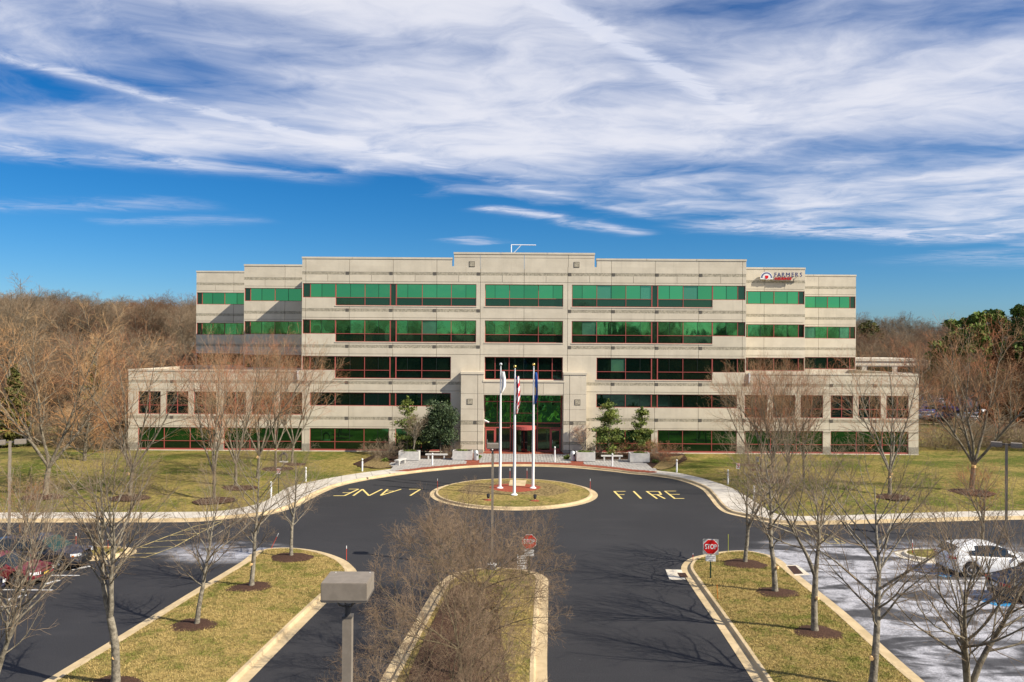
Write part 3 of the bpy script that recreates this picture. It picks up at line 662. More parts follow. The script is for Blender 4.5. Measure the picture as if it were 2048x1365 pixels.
def blades(name, polys, n, holes, lbl, zf=None, ln=.055, seed=1):
    rg = np.random.default_rng(seed); pts = []
    for poly in polys:
        pa = np.array([(p.x, p.y) for p in poly]); x = rg.uniform(pa[:, 0].min(), pa[:, 0].max(), n*2); y = rg.uniform(max(21, pa[:, 1].min()), pa[:, 1].max(), n*2); c = np.zeros(len(x), bool)
        for (x1, y1), (x2, y2) in zip(pa, np.roll(pa, -1, 0)):
            if abs(y2-y1) > 1e-9: c ^= ((y1 > y) != (y2 > y)) & (x < (x2-x1)*(y-y1)/(y2-y1)+x1)
        pts.append(np.stack([x[c], y[c]], 1))
    P = np.concatenate(pts)
    if zf is None:
        cen = pa.mean(0); zz = np.full(len(P), .15)
        zz = ZDOME(P)
    N = len(P); a = rg.uniform(0, 6.28, N); l = ln*rg.uniform(.5, 1.4, N); w_ = l*.28; lean = rg.normal(0, .6, (N, 2))*l[:, None]
    v0 = np.stack([P[:, 0]-np.cos(a)*w_, P[:, 1]-np.sin(a)*w_, zz-.01], 1); v1 = np.stack([P[:, 0]+np.cos(a)*w_, P[:, 1]+np.sin(a)*w_, zz-.01], 1); v2 = np.stack([P[:, 0]+lean[:, 0], P[:, 1]+lean[:, 1], zz+l*.8], 1)
    V = np.stack([v0, v1, v2], 1).reshape(-1, 3); F = np.arange(3*N, dtype=np.int32); me = bpy.data.meshes.new(name); me.vertices.add(3*N); me.vertices.foreach_set('co', V.ravel().astype(np.float32)); me.loops.add(3*N); me.loops.foreach_set('vertex_index', F); me.polygons.add(N); me.polygons.foreach_set('loop_start', np.arange(0, 3*N, 3, dtype=np.int32)); me.materials.append(M['blade']); me.update(calc_edges=True)
    return tag(obj(name, me), lbl, 'grass', None, 'stuff')

from mathutils.bvhtree import BVHTree
GR = [o for o in S.objects if o.name.startswith('grass')]
TR = [BVHTree.FromPolygons([v.co for v in o.data.vertices], [tuple(p.vertices) for p in o.data.polygons]) for o in GR]
def ZDOME(P):
    out = np.full(len(P), .14)
    for i, (x, y) in enumerate(P):
        for t_ in TR:
            h = t_.ray_cast(Vector((x, y, 2)), Vector((0, 0, -1)), 3)
            if h[0] is not None: out[i] = h[0].z; break
    return out
blades('grass_blades', [ISLP[0]], 52000, [], 'short winter grass blades on the left planting island', seed=1)
blades('grass_blades', [ISLP[1]], 46000, [], 'short winter grass blades on the right planting island', seed=2)
blades('grass_blades', [ISLP[2]], 30000, [], 'short winter grass blades on the median', seed=3)
# ------------------------------------------------------------------ office building
X0 = 1.3; YF = 87.5
BLD = thing('office_building', (X0, YF, 0), 'long five storey beige precast office building with green mirror window bands and red frames', 'building')
BM = {}
def piece(parent, x0, x1, y0, y1, z0, z1, m, name, ox=X0, oy=YF):
    w_, d_, h_ = round(x1-x0, 3), round(y1-y0, 3), round(z1-z0, 3); key = (w_, d_, h_, m)
    if key not in BM:
        mb = MB(); mb.box(0, w_, 0, d_, 0, h_); BM[key] = mb.mesh(name, m)
    return obj(name, BM[key], parent, (x0, y0, z0))
J = 0.018
BANDS = [(19.55, 19.88), (15.50, 15.84), (11.52, 11.86), (7.53, 7.86), (3.61, 3.94)]
REV = [18.82, 14.84, 10.85, 6.84, 2.84]
def facade(y, xa, xb, za, zb, opens, vj, front=0.0, depth=0.55, rev=REV, bands=BANDS, extra=(), bandx=None, capz=None):
    """panels between openings; y, x relative to the building origin"""
    zs = {za, zb}
    for o in opens: zs |= {o[2], o[3]}
    for r in rev: zs.add(r)
    for b in bands: zs |= {b[0], b[1]}
    for e in extra: zs.add(e)
    zs = sorted(z for z in zs if za-1e-6 <= z <= zb+1e-6)
    gapz = set(rev) | set(extra)
    zz = [zs[0]]
    for z in zs[1:]:
        if z-zz[-1] > 0.012: zz.append(z)
    for i in range(len(zz)-1):
        z0, z1 = zz[i], zz[i+1]; zm = (z0+z1)/2
        isb = any(b[0]-.01 < zm < b[1]+.01 for b in bands)
        iv = [(xa, xb)]
        for o in opens:
            if o[2] < zm < o[3]:
                nv = []
                for a, b in iv:
                    if o[1] <= a or o[0] >= b: nv.append((a, b)); continue
                    if o[0] > a: nv.append((a, o[0]))
                    if o[1] < b: nv.append((o[1], b))
                iv = nv
        for a, b in iv:
            if b-a < 0.03: continue
            cuts = [a]+[v for v in vj if a+0.25 < v < b-0.25]+[b]
            if z0 > 18.83 and z1 <= 19.56: cuts = sorted(set(cuts+[v+2.4 for v in vj if a+0.25 < v+2.4 < b-0.25]+[v-2.4 for v in vj[:1] if a+.25 < v-2.4 < b-.25]))
            for q in range(len(cuts)-1):
                p0 = cuts[q]+(J if q > 0 else 0); p1 = cuts[q+1]-(J if q < len(cuts)-2 else 0)
                zz0 = z0+(J if z0 in gapz else 0); zz1 = z1-(J if z1 in gapz else 0)
                pm = (p0+p1)/2
                tb = isb and (bandx is None or not (bandx[0] < pm < bandx[1]))
                piece(BLD, p0, p1, y+front+(0.008 if tb else 0), y+depth, zz0, zz1, 'band' if tb else 'precast', 'textured_band' if tb else 'panel')
def window(x0, x1, z0, z1, y, reds=(), thins=(), transoms=(), low='glassdark', hi='glass', rec=0.12, fr=0.055, special=None, lowthin=False, bottom=None):
    if hi == 'glass' and z1 < 3: hi = 'glassdimlow'; low = 'glassdimrefl'  # lower floors get glass whose tint carries the darker reflections
    elif hi == 'glass' and z1 < 11: hi = 'glassdimrefl'; low = 'glassdimrefl'
    w_, h_ = x1-x0, z1-z0
    r = obj('window', None, BLD, (x0, y+rec, z0))
    mb = MB(); d0, d1 = -0.075, 0.03; bt = bottom or fr
    mb.box(0, w_, d0, d1, 0, bt); mb.box(0, w_, d0, d1, h_-fr, h_); mb.box(0, fr, d0, d1, bt, h_-fr); mb.box(w_-fr, w_, d0, d1, bt, h_-fr)
    xs_ = [q-x0 for q in reds]
    for q in xs_: mb.box(q-fr/2, q+fr/2, d0+.004, d1, bt, h_-fr)
    cells = [0]+xs_+[w_]
    tz = [q-z0 for q in transoms]
    for q in tz:
        for i in range(len(cells)-1): mb.box(cells[i]+fr/2, cells[i+1]-fr/2, d0+.008, d1, q-fr/2, q+fr/2)
    mb.build('frame', 'redframe', r)
    tx = [q-x0 for q in thins]
    zr = [bt]+tz+[h_-fr]
    if tx:
        for q in tx:
            lo = zr[0] if (lowthin or not tz) else zr[-2]; lo += .03; gk = ('bar', round(h_-fr-lo, 3))
            if gk not in BM: g_ = MB(); g_.box(-.018, .018, -0.03, 0.028, 0, h_-fr-lo); BM[gk] = g_.mesh('glazing_bar', 'darkbar')
            obj('glazing_bar', BM[gk], r, (q, 0, lo))
    allx = sorted([0]+xs_+tx+[w_])
    for k in range(len(zr)-1):
        top = (k == len(zr)-2)
        for i in range(len(allx)-1):
            a, b = allx[i]+.01, allx[i+1]-.01
            if not top and not lowthin:
                if allx[i] in tx: continue
                j = i+1
                while allx[j] in tx: j += 1
                b = allx[j]-.01
            mname = hi if (top or not transoms) else low
            if mname == 'glass' and random.random() < .06: mname = 'glassblind'
            if special: mname = special(x0+(a+b)/2, z0+(zr[k]+zr[k+1])/2, mname)
            hh = zr[k+1]-zr[k]-.02
            ti = random.uniform(-.004, .004); tj = random.uniform(-.006, .006)
            me = MB(); me.add([(a, 0.01+ti, zr[k]+.01), (b, 0.01-ti, zr[k]+.01), (b, 0.01-ti+tj, zr[k]+.01+hh), (a, 0.01+ti+tj, zr[k]+.01+hh)], [(0, 1, 2, 3)])
            me.build('pane', mname, r)
    return r
WT = [18.59, 14.61, 10.60]; 
opens = []
def addw(x0, x1, z0, z1, **k): opens.append((x0, x1, z0, z1)); window(x0, x1, z0, z1, k.pop('y', 0.0), **k)
def mir(s, l): return sorted(s*q for q in l)
dark = lambda a, b: (lambda x, z, m: 'glassdark' if (a < abs(x) < b) else m)
for s in (-1, 1):
    for ri, zt in enumerate(WT):
        tr = zt-1.54; bo = zt-2.43
        def sp(x, z, m, ri=ri):
            ax = abs(x)
            if ax > 23.5 or 14.05 < ax < 14.7: return 'glassdark'
            if ri == 2 and 9.7 < x < 11.1 and z > 9.1: return 'glassblind'
            return m
        x_in = 5.25 if ri < 2 else 8.0
        reds = [8.0, 11.2] if ri < 2 else [11.2]; th = [6.4, 9.6, 12.8] if ri < 2 else [9.6, 12.8]
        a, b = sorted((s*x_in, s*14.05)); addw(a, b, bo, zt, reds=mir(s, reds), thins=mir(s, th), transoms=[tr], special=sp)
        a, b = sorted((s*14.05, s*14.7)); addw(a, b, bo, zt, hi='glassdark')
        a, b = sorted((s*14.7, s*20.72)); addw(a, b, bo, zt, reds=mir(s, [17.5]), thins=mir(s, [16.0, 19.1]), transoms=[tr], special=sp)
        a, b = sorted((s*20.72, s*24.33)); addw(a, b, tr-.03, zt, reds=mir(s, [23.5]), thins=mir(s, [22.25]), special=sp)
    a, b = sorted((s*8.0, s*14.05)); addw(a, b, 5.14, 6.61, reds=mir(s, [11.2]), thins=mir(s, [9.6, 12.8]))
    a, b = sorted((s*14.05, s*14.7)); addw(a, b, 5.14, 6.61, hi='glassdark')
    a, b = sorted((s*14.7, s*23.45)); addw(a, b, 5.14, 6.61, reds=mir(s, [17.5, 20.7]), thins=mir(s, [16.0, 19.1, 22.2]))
    # ground floor of the middle block
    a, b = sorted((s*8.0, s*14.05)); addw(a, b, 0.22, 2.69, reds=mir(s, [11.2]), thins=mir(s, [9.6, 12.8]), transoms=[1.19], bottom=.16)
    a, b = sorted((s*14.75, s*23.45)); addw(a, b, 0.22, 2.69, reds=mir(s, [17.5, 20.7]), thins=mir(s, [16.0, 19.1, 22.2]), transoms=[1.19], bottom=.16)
    # low wings: six square windows above, two wide ones below
    for (a, b) in [(24.3, 26.75), (27.4, 29.85), (30.45, 32.9), (33.75, 36.2), (36.8, 39.25), (39.85, 42.3)]:
        m_ = (a+b)/2; p, q = sorted((s*a, s*b)); addw(p, q, 4.13, 6.61, reds=[s*m_], transoms=[5.1], hi='glass')
    for (a, b) in [(24.3, 32.9), (33.75, 42.3)]:
        p, q = sorted((s*a, s*b)); k = (q-p)/3; addw(p, q, 0.22, 2.69, reds=[p+k, p+2*k], transoms=[1.19], bottom=.16)
# centre windows, set back
for ri, zt in enumerate(WT[:2]):
    addw(-4.3, 4.3, zt-2.43, zt, reds=[-1.6, 1.6], thins=[-3.2, 0, 3.2], transoms=[zt-1.54], y=0.30)
addw(-4.3, 4.3, 8.12, 10.62, reds=[-3.15, -1.6, 1.6, 3.15], thins=[0], transoms=[9.12], y=0.30, lowthin=True, fr=.07)
opens.append((-4.3, 4.3, 0.0, 6.55))
vj = [4.8*k for k in range(-4, 5) if k != 0]
VJ = sorted([4.8*k for k in range(-8, 9)])
vjc = [v for v in VJ if v != 0]+[0.0]
# tower front (z 9.06 .. roof) and the long base
bx = (-4.8, 4.8)
facade(0, -24.4, 24.4, 9.06, 18.84, opens, sorted(vjc), bands=BANDS[1:4], bandx=bx)
facade(0, -24.4, 24.4, 18.84, 20.55, opens, sorted(vjc), rev=[], bands=BANDS[:1])
facade(0, -24.4, -7.95, 20.55, 21.28, [], sorted(vjc), rev=[], bands=[]); facade(0, 7.98, 24.4, 20.55, 21.28, [], sorted(vjc), rev=[], bands=[])
facade(0, -7.72, 7.72, 20.55, 21.88, [], [-4.85, 0, 4.85], rev=[21.5], bands=[])
facade(0, -43.4, 43.4, 0.0, 9.0-.18, opens, sorted(VJ), bands=BANDS[3:], bandx=None, rev=REV[3:])
# copings
def coping(xa, xb, z, y0, y1, seg=4.8, h=.22, over=.05):
    n = max(1, round((xb-xa)/seg)); st_ = (xb-xa)/n
    for i in range(n): piece(BLD, xa+i*st_+(J if i else -over), xa+(i+1)*st_-(J if i < n-1 else -over), y0-over, y1, z+.012, z+h, 'precast', 'coping')
coping(-24.4, -7.95, 21.28, 0, .55); coping(7.98, 24.4, 21.28, 0, .55); coping(-7.72, 7.72, 21.88, 0, .55)
coping(-43.4, -24.45, 8.82, 0, .55, h=.2); coping(24.45, 43.4, 8.82, 0, .55, h=.2)
# strip closing the base under the tower (z 8.82..9.06)
for (a, b) in [(-24.4, -20.75), (20.75, 24.4)]: piece(BLD, a, b, 0, .55, 8.82, 9.06, 'precast', 'panel')
for s in (-1, 1):
    a, b = sorted((s*4.3, s*8.0)); piece(BLD, a, b, 0, .55, 8.82, 9.06, 'precast', 'panel')
    a, b = sorted((s*14.05, s*14.05)); 
# sills under the deep windows
for s in (-1, 1):
    for ri, zt in enumerate(WT):
        a, b = sorted((s*(5.2 if ri < 2 else 7.95), s*20.78)); piece(BLD, a, b, -.05, .06, zt-2.52, zt-2.44, 'precast', 'sill')
    a, b = sorted((s*24.2, s*43.4)); piece(BLD, a, b, -.06, .12, 0.04, 0.2, 'curbwhite', 'sill')
    a, b = sorted((s*8.0, s*24.0)); piece(BLD, a, b, -.06, .12, 0.04, 0.2, 'curbwhite', 'sill')
for zt in WT[:2]: piece(BLD, -4.35, 4.35, -.05, .25, zt-2.53, zt-2.45, 'precast', 'sill')
# darker stone feet of the ground floor piers
for s in (-1, 1):
    for a, b in [(14.05, 14.75), (23.45, 24.3), (32.9, 33.75), (42.3, 43.4)]:
        p, q = sorted((s*a, s*b)); piece(BLD, p-.005, q+.005, -.03, .3, 0.0, .98, 'basestone', 'pier_base')
        piece(BLD, p, q, -.012, .2, 2.45, 2.62, 'band', 'textured_band')
# small dark stone squares on the bands
sqm = MB(); sqm.box(-.17, .17, -.02, .04, 0, .34); sqm = sqm.mesh('stone_square', 'square')
def sq(x, z, y=0): obj('stone_square', sqm, BLD, (x, y, z))
for b in BANDS[:5]:
    for k in range(-8, 9):
        x = 4.8*k; x += (-.22 if k < 0 else .22)
        if k == 0 or (abs(x) > 24.2 and b[0] > 9) or (abs(x) > 42.5): continue
        if b[0] < 8 and abs(x) < 7.2: continue
        sq(x, b[0], 0)
# medallions
def medallion(x, z, y, s=.62):
    mb = MB(); mb.box(-s/2, s/2, -.03, .05, -s/2, s/2); r = mb.build('medallion', 'square', BLD, (x, y, z)); mb = MB()
    mb.box(-s*.42, s*.42, -.05, -.02, -s*.42, s*.42); mb.build('face', 'band', r)
medallion(-5.75, 20.45+.35, 0); medallion(5.75, 20.45+.35, 0)
# set-back blocks
def setback(oy, xa, xb, side):
    """one stepped block; xa, xb are relative"""
    sgn = side; ops = []
    out = xa if side < 0 else xb; inn = xb if side < 0 else xa
    ln = abs(xb-xa)
    for ri, zt in enumerate(WT):
        c0 = 0.75; w0, w1 = sorted((out-side*.06, inn))
        n = max(1, int((ln-0.75)/3.2)); reds = [out-side*c0]+[out-side*(c0+2.95+3.2*i) for i in range(3) if c0+2.95+3.2*i < ln-0.3]
        thins = [out-side*(c0+1.35+3.2*i+(0 if i == 0 else -.0)) for i in range(3) if c0+1.35+3.2*i < ln-.3]
        ops.append((w0, w1, zt-1.57, zt))
        window(w0, w1, zt-1.57, zt, oy, reds=sorted(reds), thins=sorted(thins), special=lambda x, z, m: 'glassdark' if abs(x-out) < c0 else m)
    v = sorted([out-side*(4.9), ])
    facade(oy, xa, xb, 8.2, 18.84, ops, v, bands=BANDS[1:4], rev=REV[:3])
    facade(oy, xa, xb, 18.84, 21.22, [], v, rev=[], bands=BANDS[:1])
    coping(xa, xb, 21.22, oy, oy+.55)
Y2, Y3 = 8.1, 17.1
b2l = (-32.2-X0, -25.0-X0+2.5); b2r = (25.2-X0, 35.15-X0); b3l = (-41.5-X0, -30.5-X0); b3r = (34.0-X0, 45.15-X0)
setback(Y2, b2l[0], b2l[1], -1); setback(Y2, b2r[0], b2r[1], 1); setback(Y3, b3l[0], b3l[1], -1); setback(Y3, b3r[0], b3r[1], 1)
# building bodies, roofs, side walls
mb = MB()
mb.box(-24.38, 24.38, .55, 34, 8.0, 20.3); mb.box(-43.38, -5.0, .55, 34, 0, 8.3); mb.box(5.0, 43.38, .55, 34, 0, 8.3); mb.box(-5.0, 5.0, 1.2, 34, 0, 8.3); mb.box(-5, 5, .55, 1.2, 6.6, 8.3)
mb.box(b2l[0]+.02, -24.38, Y2+.55, 34.5, 8.3, 20.25); mb.box(24.38, b2r[1]-.02, Y2+.55, 34.5, 8.3, 20.25)
mb.box(b3l[0]+.02, b2l[0]+.02, Y3+.55, 33.5, 8.3, 20.2); mb.box(b2r[1]-.02, b3r[1]-.02, Y3+.55, 33.5, 8.3, 20.2)
mb.build('wall', 'precast', BLD)
mb = MB()
for s in (-1, 1):      # side parapets of the wings and of the tower blocks
    a, b = sorted((s*43.4, s*42.95)); mb.box(a, b, .55, 17.1, 8.3, 9.0)
    a, b = sorted((s*24.4, s*24.0)); mb.box(a, b, .55, 33, 20.3, 21.3)
mb.box(b2l[0], b2l[0]+.4, Y2+.55, 30, 20.25, 21.2); mb.box(b2r[1]-.4, b2r[1], Y2+.55, 30, 20.25, 21.2)
mb.box(b3l[0], b3l[0]+.4, Y3+.55, 30, 20.2, 21.2); mb.box(b3r[1]-.4, b3r[1], Y3+.55, 30, 20.2, 21.2)
mb.build('parapet', 'precast', BLD)
mb = MB(); mb.box(-43.0, -24.4, .6, 17.0, 8.31, 8.36); mb.box(24.4, 43.0, .6, 17.0, 8.31, 8.36); mb.box(-24, 24, .6, 33.5, 20.31, 20.36); mb.build('roof', 'roofing', BLD)
# entrance portal, one metre proud of the wall
def portal_piece(x0, x1, z0, z1, m='precast', f=-1.0, d=0.0, name='panel'): piece(BLD, x0, x1, f, d, z0, z1, m, name)
for s in (-1, 1):
    zs_ = [(0.0, .55, 'basestone'), (.55, 1.13, 'precast'), (1.13, 1.42, 'band'), (1.42, 2.5, 'precast'), (2.5, 3.28, 'precast'), (3.28, 3.68, 'band'), (3.68, 4.95, 'precast'), (4.95, 6.62, 'precast'), (6.62, 8.72, 'precast')]
    for z0, z1, m in zs_:
        for (a, b) in ((4.33, 4.98), (5.0, 6.82)):
            p, q = sorted((s*a, s*b)); ins = .02 if m == 'band' else 0
            portal_piece(p+.012, q-.012, z0+.012, z1-.012, m, f=-1.0+ins, d=-.5, name='textured_band' if m == 'band' else 'panel')
    p, q = sorted((s*4.35, s*6.80)); mbp = MB(); mbp.box(p, q, -.5, 0.0, 0, 8.7); mbp.build('wall', 'precast', BLD)
    p, q = sorted((s*4.30, s*6.86)); portal_piece(p, q, 8.73, 8.98, f=-1.06, d=-.002, name='coping')
    medallion(s*5.85, 5.75, -1.0, .62); sq(s*5.25-.0, 3.31, -.99)
    p, q = sorted((s*4.32, s*4.9)); piece(BLD, p, q, .55, 1.2, 0.02, 6.6, 'precast', 'panel')
for k in range(4):
    xs0 = -4.32+k*2.16; portal_piece(xs0+.012, xs0+2.16-.012, 6.62, 7.86, f=-.98, d=-.2)
portal_piece(-4.32, 4.32, 6.5, 6.6, f=-.96, d=-.2); portal_piece(-4.45, 4.45, 7.88, 8.08, f=-1.04, d=.28, name='sill')
mbp = MB(); mbp.box(-4.3, 4.3, -.2, 0.0, 6.5, 7.87); mbp.build('wall', 'precast', BLD)
# lobby glass wall
def bars(parent, l, m, name): 
    mb = MB()
    for b in l: mb.box(*b)
    return mb.build(name, m, parent)
LY = 0.95
ent = obj('entrance', None, BLD, (0, LY, 0.15))
fr = []
for x in (-4.27, -1.42, 1.58, 4.2): fr.append((x-.045, x+.045, -.06, .06, 2.6, 6.4))
for z in (3.15, 5.5): fr.append((-4.3, 4.3, -.05, .05, z-.045, z+.045))
fr.append((-1.4, 1.56, -.05, .05, 4.2, 4.26)); fr.append((-4.3, 4.3, -.05, .05, 2.56, 2.66)); fr.append((-2.9, -2.86, -.05, .05, 3.15, 6.4))
for x in (-3.05, -1.42, 1.58, 3.0): fr.append((x-.05, x+.05, -.06, .06, 0, 2.56))
fr += [(-3.0, -1.47, -.06, .06, 0, .14), (1.63, 2.95, -.06, .06, 0, .14)]
bars(ent, fr, 'redframe', 'frame')
def pane(parent, x0, x1, z0, z1, y, m):
    mb = MB(); t1 = random.uniform(-.004, .004); mb.add([(x0, y+t1, z0), (x1, y-t1, z0), (x1, y-t1, z1), (x0, y+t1, z1)], [(0, 1, 2, 3)]); mb.build('pane', m, parent)
for (a, b) in ((-4.25, -2.9), (-2.86, -1.42), (-1.42, 1.58), (1.58, 4.25)):
    for (z0, z1) in ((2.66, 3.11), (3.2, 5.46), (5.55, 6.38)): pane(ent, a+.03, b-.03, z0, z1, .02, 'glasslobby' if z0 > 3 else 'glassdoor')
pane(ent, -3.0, -1.47, .14, 2.56, .02, 'glassdoor'); pane(ent, 1.63, 2.95, .14, 2.56, .02, 'glassdoor')
for (a, b) in ((-4.2, -3.1), (3.05, 4.15)):
    d = obj('door', None, BLD, (a, LY-.03, .15)); w_ = b-a
    bars(d, [(0, .13, -.04, .04, 0, 2.5), (w_-.13, w_, -.04, .04, 0, 2.5), (.13, w_-.13, -.04, .04, 0, .34), (.13, w_-.13, -.04, .04, 2.3, 2.5)], 'redframe', 'frame'); pane(d, .13, w_-.13, .34, 2.3, .01, 'glassdoor')
    bars(d, [(.2, .23, -.1, -.06, .9, 1.3)], 'alu', 'handle')
bars(BLD, [(-4.3+.02, -.0+4.3-.02, LY-.3, LY+.5, .13, .155)], 'mortar', 'threshold')
rv = obj('revolving_door', None, BLD, (.1, LY-.35, .15))
mb = MB(); mb.lathe([(1.34, 2.5), (1.34, 2.86), (1.28, 2.90)], 28); mb.build('canopy', 'redframe', rv)
mb = MB()
for k in range(6):
    a = math.pi*(1.06+k*0.176); 
    if k in (2, 3): continue
    mb.tube([(1.26*math.cos(a), 1.26*math.sin(a), 0), (1.26*math.cos(a), 1.26*math.sin(a), 2.5)], .045, 6)
mb.tube([(0, 0, 0), (0, 0, 2.5)], .05, 8); mb.build('post', 'redframe', rv)
for k in range(4):
    a = 0.5+k*math.pi/2; c, s_ = math.cos(a), math.sin(a); mb = MB()
    for (r0, r1, z0, z1) in ((.06, 1.18, .05, .3), (.06, 1.18, 2.3, 2.42), (1.08, 1.18, .3, 2.3)):
        n = (-s_*.025, c*.025); mb.add([(r0*c-n[0], r0*s_-n[1], z0), (r1*c-n[0], r1*s_-n[1], z0), (r1*c+n[0], r1*s_+n[1], z0), (r0*c+n[0], r0*s_+n[1], z0), (r0*c-n[0], r0*s_-n[1], z1), (r1*c-n[0], r1*s_-n[1], z1), (r1*c+n[0], r1*s_+n[1], z1), (r0*c+n[0], r0*s_+n[1], z1)],
               [(0, 3, 2, 1), (4, 5, 6, 7), (0, 1, 5, 4), (1, 2, 6, 5), (2, 3, 7, 6), (3, 0, 4, 7)])
    lf = mb.build('leaf', 'redframe', rv); mb = MB(); mb.tube([(.15*c, .15*s_, 1.05), (1.05*c, 1.05*s_, 1.05)], .025, 6); mb.build('push_bar', 'alu', rv)
mb = MB()
N_ = 10
for q in range(N_):
    a0, a1 = math.pi*(1.06+q*.088), math.pi*(1.06+(q+1)*.088)
    if 3 < q < 6: continue
    mb.add([(1.25*math.cos(a0), 1.25*math.sin(a0), .2), (1.25*math.cos(a1), 1.25*math.sin(a1), .2), (1.25*math.cos(a1), 1.25*math.sin(a1), 2.5), (1.25*math.cos(a0), 1.25*math.sin(a0), 2.5)], [(0, 1, 2, 3)])
mb.build('pane', 'glassdoor', rv)
mb = MB(); mb.box(-1.4, 1.5, .36, .40, 0, 2.5); mb.build('backing', 'black', rv)
# window washing davit on the roof
dv = thing('roof_davit', (0, 0, 0), 'white steel davit arm standing on the roof of the middle block', 'davit')
p0 = Hh(1022.5, 505, 89.5); p1 = Hh(1022.5, 490, 89.5); p2 = Hh(1072, 491.5, 89.5); dv.location = (p0.x, 89.5, 20.36)
q0 = Vector((0, 0, 0)); q1 = Vector((0, 0, p1.z-20.36)); q2 = Vector((p2.x-p0.x, 0, q1.z-.02))
mb = MB(); mb.tube([q0, q1], .06, 8); mb.build('mast', 'white', dv); mb = MB(); mb.tube([q1, q2], .05, 8); mb.build('arm', 'white', dv)
mb = MB(); mb.tube([q1+Vector((.25, 0, -.95)), q1+Vector((1.1, 0, -.03))], .04, 6); mb.tube([q1+Vector((.0, 0, -1.6)), q1+Vector((.25, 0, -.95))], .04, 6); mb.build('brace', 'white', dv)
mb = MB(); mb.box(-.3, .3, -.3, .3, 0, .05); mb.build('base', 'alu', dv)
# security camera
t = thing('security_camera', (X0-4.05, YF-.62, 3.55), 'white security camera fixed to the left jamb of the entrance portal', 'camera')
mb = MB(); mb.box(-.28, .02, -.03, .03, -.03, .03); mb.build('bracket', 'white', t)
mb = MB(); mb.tube([(-.22, 0, .18), (.30, -.12, -.06)], .085, 8); mb.build('housing', 'white', t); mb = MB(); mb.tube([(.29, -.12, -.055), (.32, -.125, -.07)], .05, 8); mb.build('lens', 'black', t)
# wall light strips at the tower corners
for x, lb in ((-24.75, 'pale vertical wall fixture at the left foot of the tower'), (24.75, 'pale vertical wall fixture at the right foot of the tower')):
    t = thing('wall_fixture', (X0+x, YF-.02, 7.9), lb, 'wall light', 'wall fixtures beside the tower'); mb = MB(); mb.box(-.1, .1, -.18, 0, 0, 1.1); mb.build('housing', 'alu', t); mb = MB(); mb.box(-.07, .07, -.2, -.181, .1, 1.0); mb.build('diffuser', 'signwhite', t)
# roof sign: half sun emblem with shield, and two lines of letters
YS = YF+Y2-.45; px = (YS)/FPX
sg = thing('wall_sign', Hh(1563, 552, YS), 'white, blue and red company sign with sunburst emblem on the upper right wall', 'sign')
sg.location.y = YS
def at_sign(x, y): p = Hh(x, y, YS); return p.x-sg.location.x, p.z-sg.location.z
ex, ez = at_sign(1500+523/15.75, 525+490/15.75); er = 12.2*px
em = obj('emblem', None, sg, (ex, 0, ez))
def arcpoly(r, n=24, z0=0): return [(r*math.cos(math.pi*i/n), r*math.sin(math.pi*i/n)+z0) for i in range(n+1)]
def extr(pts, y0, y1, m, name, parent):
    mb = MB(); k = len(pts); mb.add([(p[0], y0, p[1]) for p in pts]+[(p[0], y1, p[1]) for p in pts], [tuple(range(k)), tuple(range(2*k-1, k-1, -1))]+[(i, k+i, k+(i+1) % k, (i+1) % k) for i in range(k)]); return mb.build(name, m, parent)
extr([(er, -.22*er), (er, 0)]+arcpoly(er)[1:-1]+[(-er, 0), (-er, -.22*er), (-.22*er, -.22*er), (0, -.36*er), (.22*er, -.22*er)], 0, .14, 'signwhite', 'backplate', em)
extr(arcpoly(er*.90), -.012, -.002, 'navy', 'blue_arc', em)
pts = []
for i in range(27):
    a = math.pi*i/26; r_ = er*(.78 if i % 2 == 0 else .60); pts.append((r_*math.cos(a), r_*math.sin(a)))
extr(pts, -.024, -.014, 'signwhite', 'rays', em)
extr([(-.28*er, .38*er), (-.28*er, .1*er), (-.16*er, -.1*er), (0, -.24*er), (.16*er, -.1*er), (.28*er, .1*er), (.28*er, .38*er), (.1*er, .36*er), (0, .40*er), (-.1*er, .36*er)], -.04, -.026, 'signred', 'shield', em)
for i, ch in enumerate('FARMERS'):
    x = [800, 915, 1045, 1195, 1345, 1470, 1605][i]; y = 398
    a, b = at_sign(1500+x/15.75, 525+y/15.75); me = text_mesh(ch, 8.2*px*1.45, .05, 'letter'); me.materials.append(M['navy'])
    o = obj('letter', me, sg, (a, 0.0, b)); o.rotation_euler = (R(90), 0, 0)
    me = text_mesh(ch, 8.2*px*1.45, .03, 'letter_edge'); me.materials.append(M['signwhite']); o2 = obj('edge', me, o, (.045, -.03, -.07))
for i, ch in enumerate('INSURANCE'):
    x = 790+i*62; a, b = at_sign(1500+x/15.75, 525+522/15.75); me = text_mesh(ch, 5.0*px*1.4, .05, 'letter'); me.materials.append(M['signred'])
    o = obj('letter', me, sg, (a, 0.0, b)); o.rotation_euler = (R(90), 0, 0)
mb = MB(); a0, b0 = at_sign(1546, 558); a1, b1 = at_sign(1586, 558); mb.box(a0, a1, .06, .12, b0-.22, b0+.26); mb.build('raceway', 'precast', sg)
mb = MB()
for q in (1525, 1541, 1560, 1580, 1598): a, b = at_sign(q, 552); mb.box(a-.02, a+.02, .1, .45, b-.02, b+.02)
mb.build('standoff', 'alu', sg)
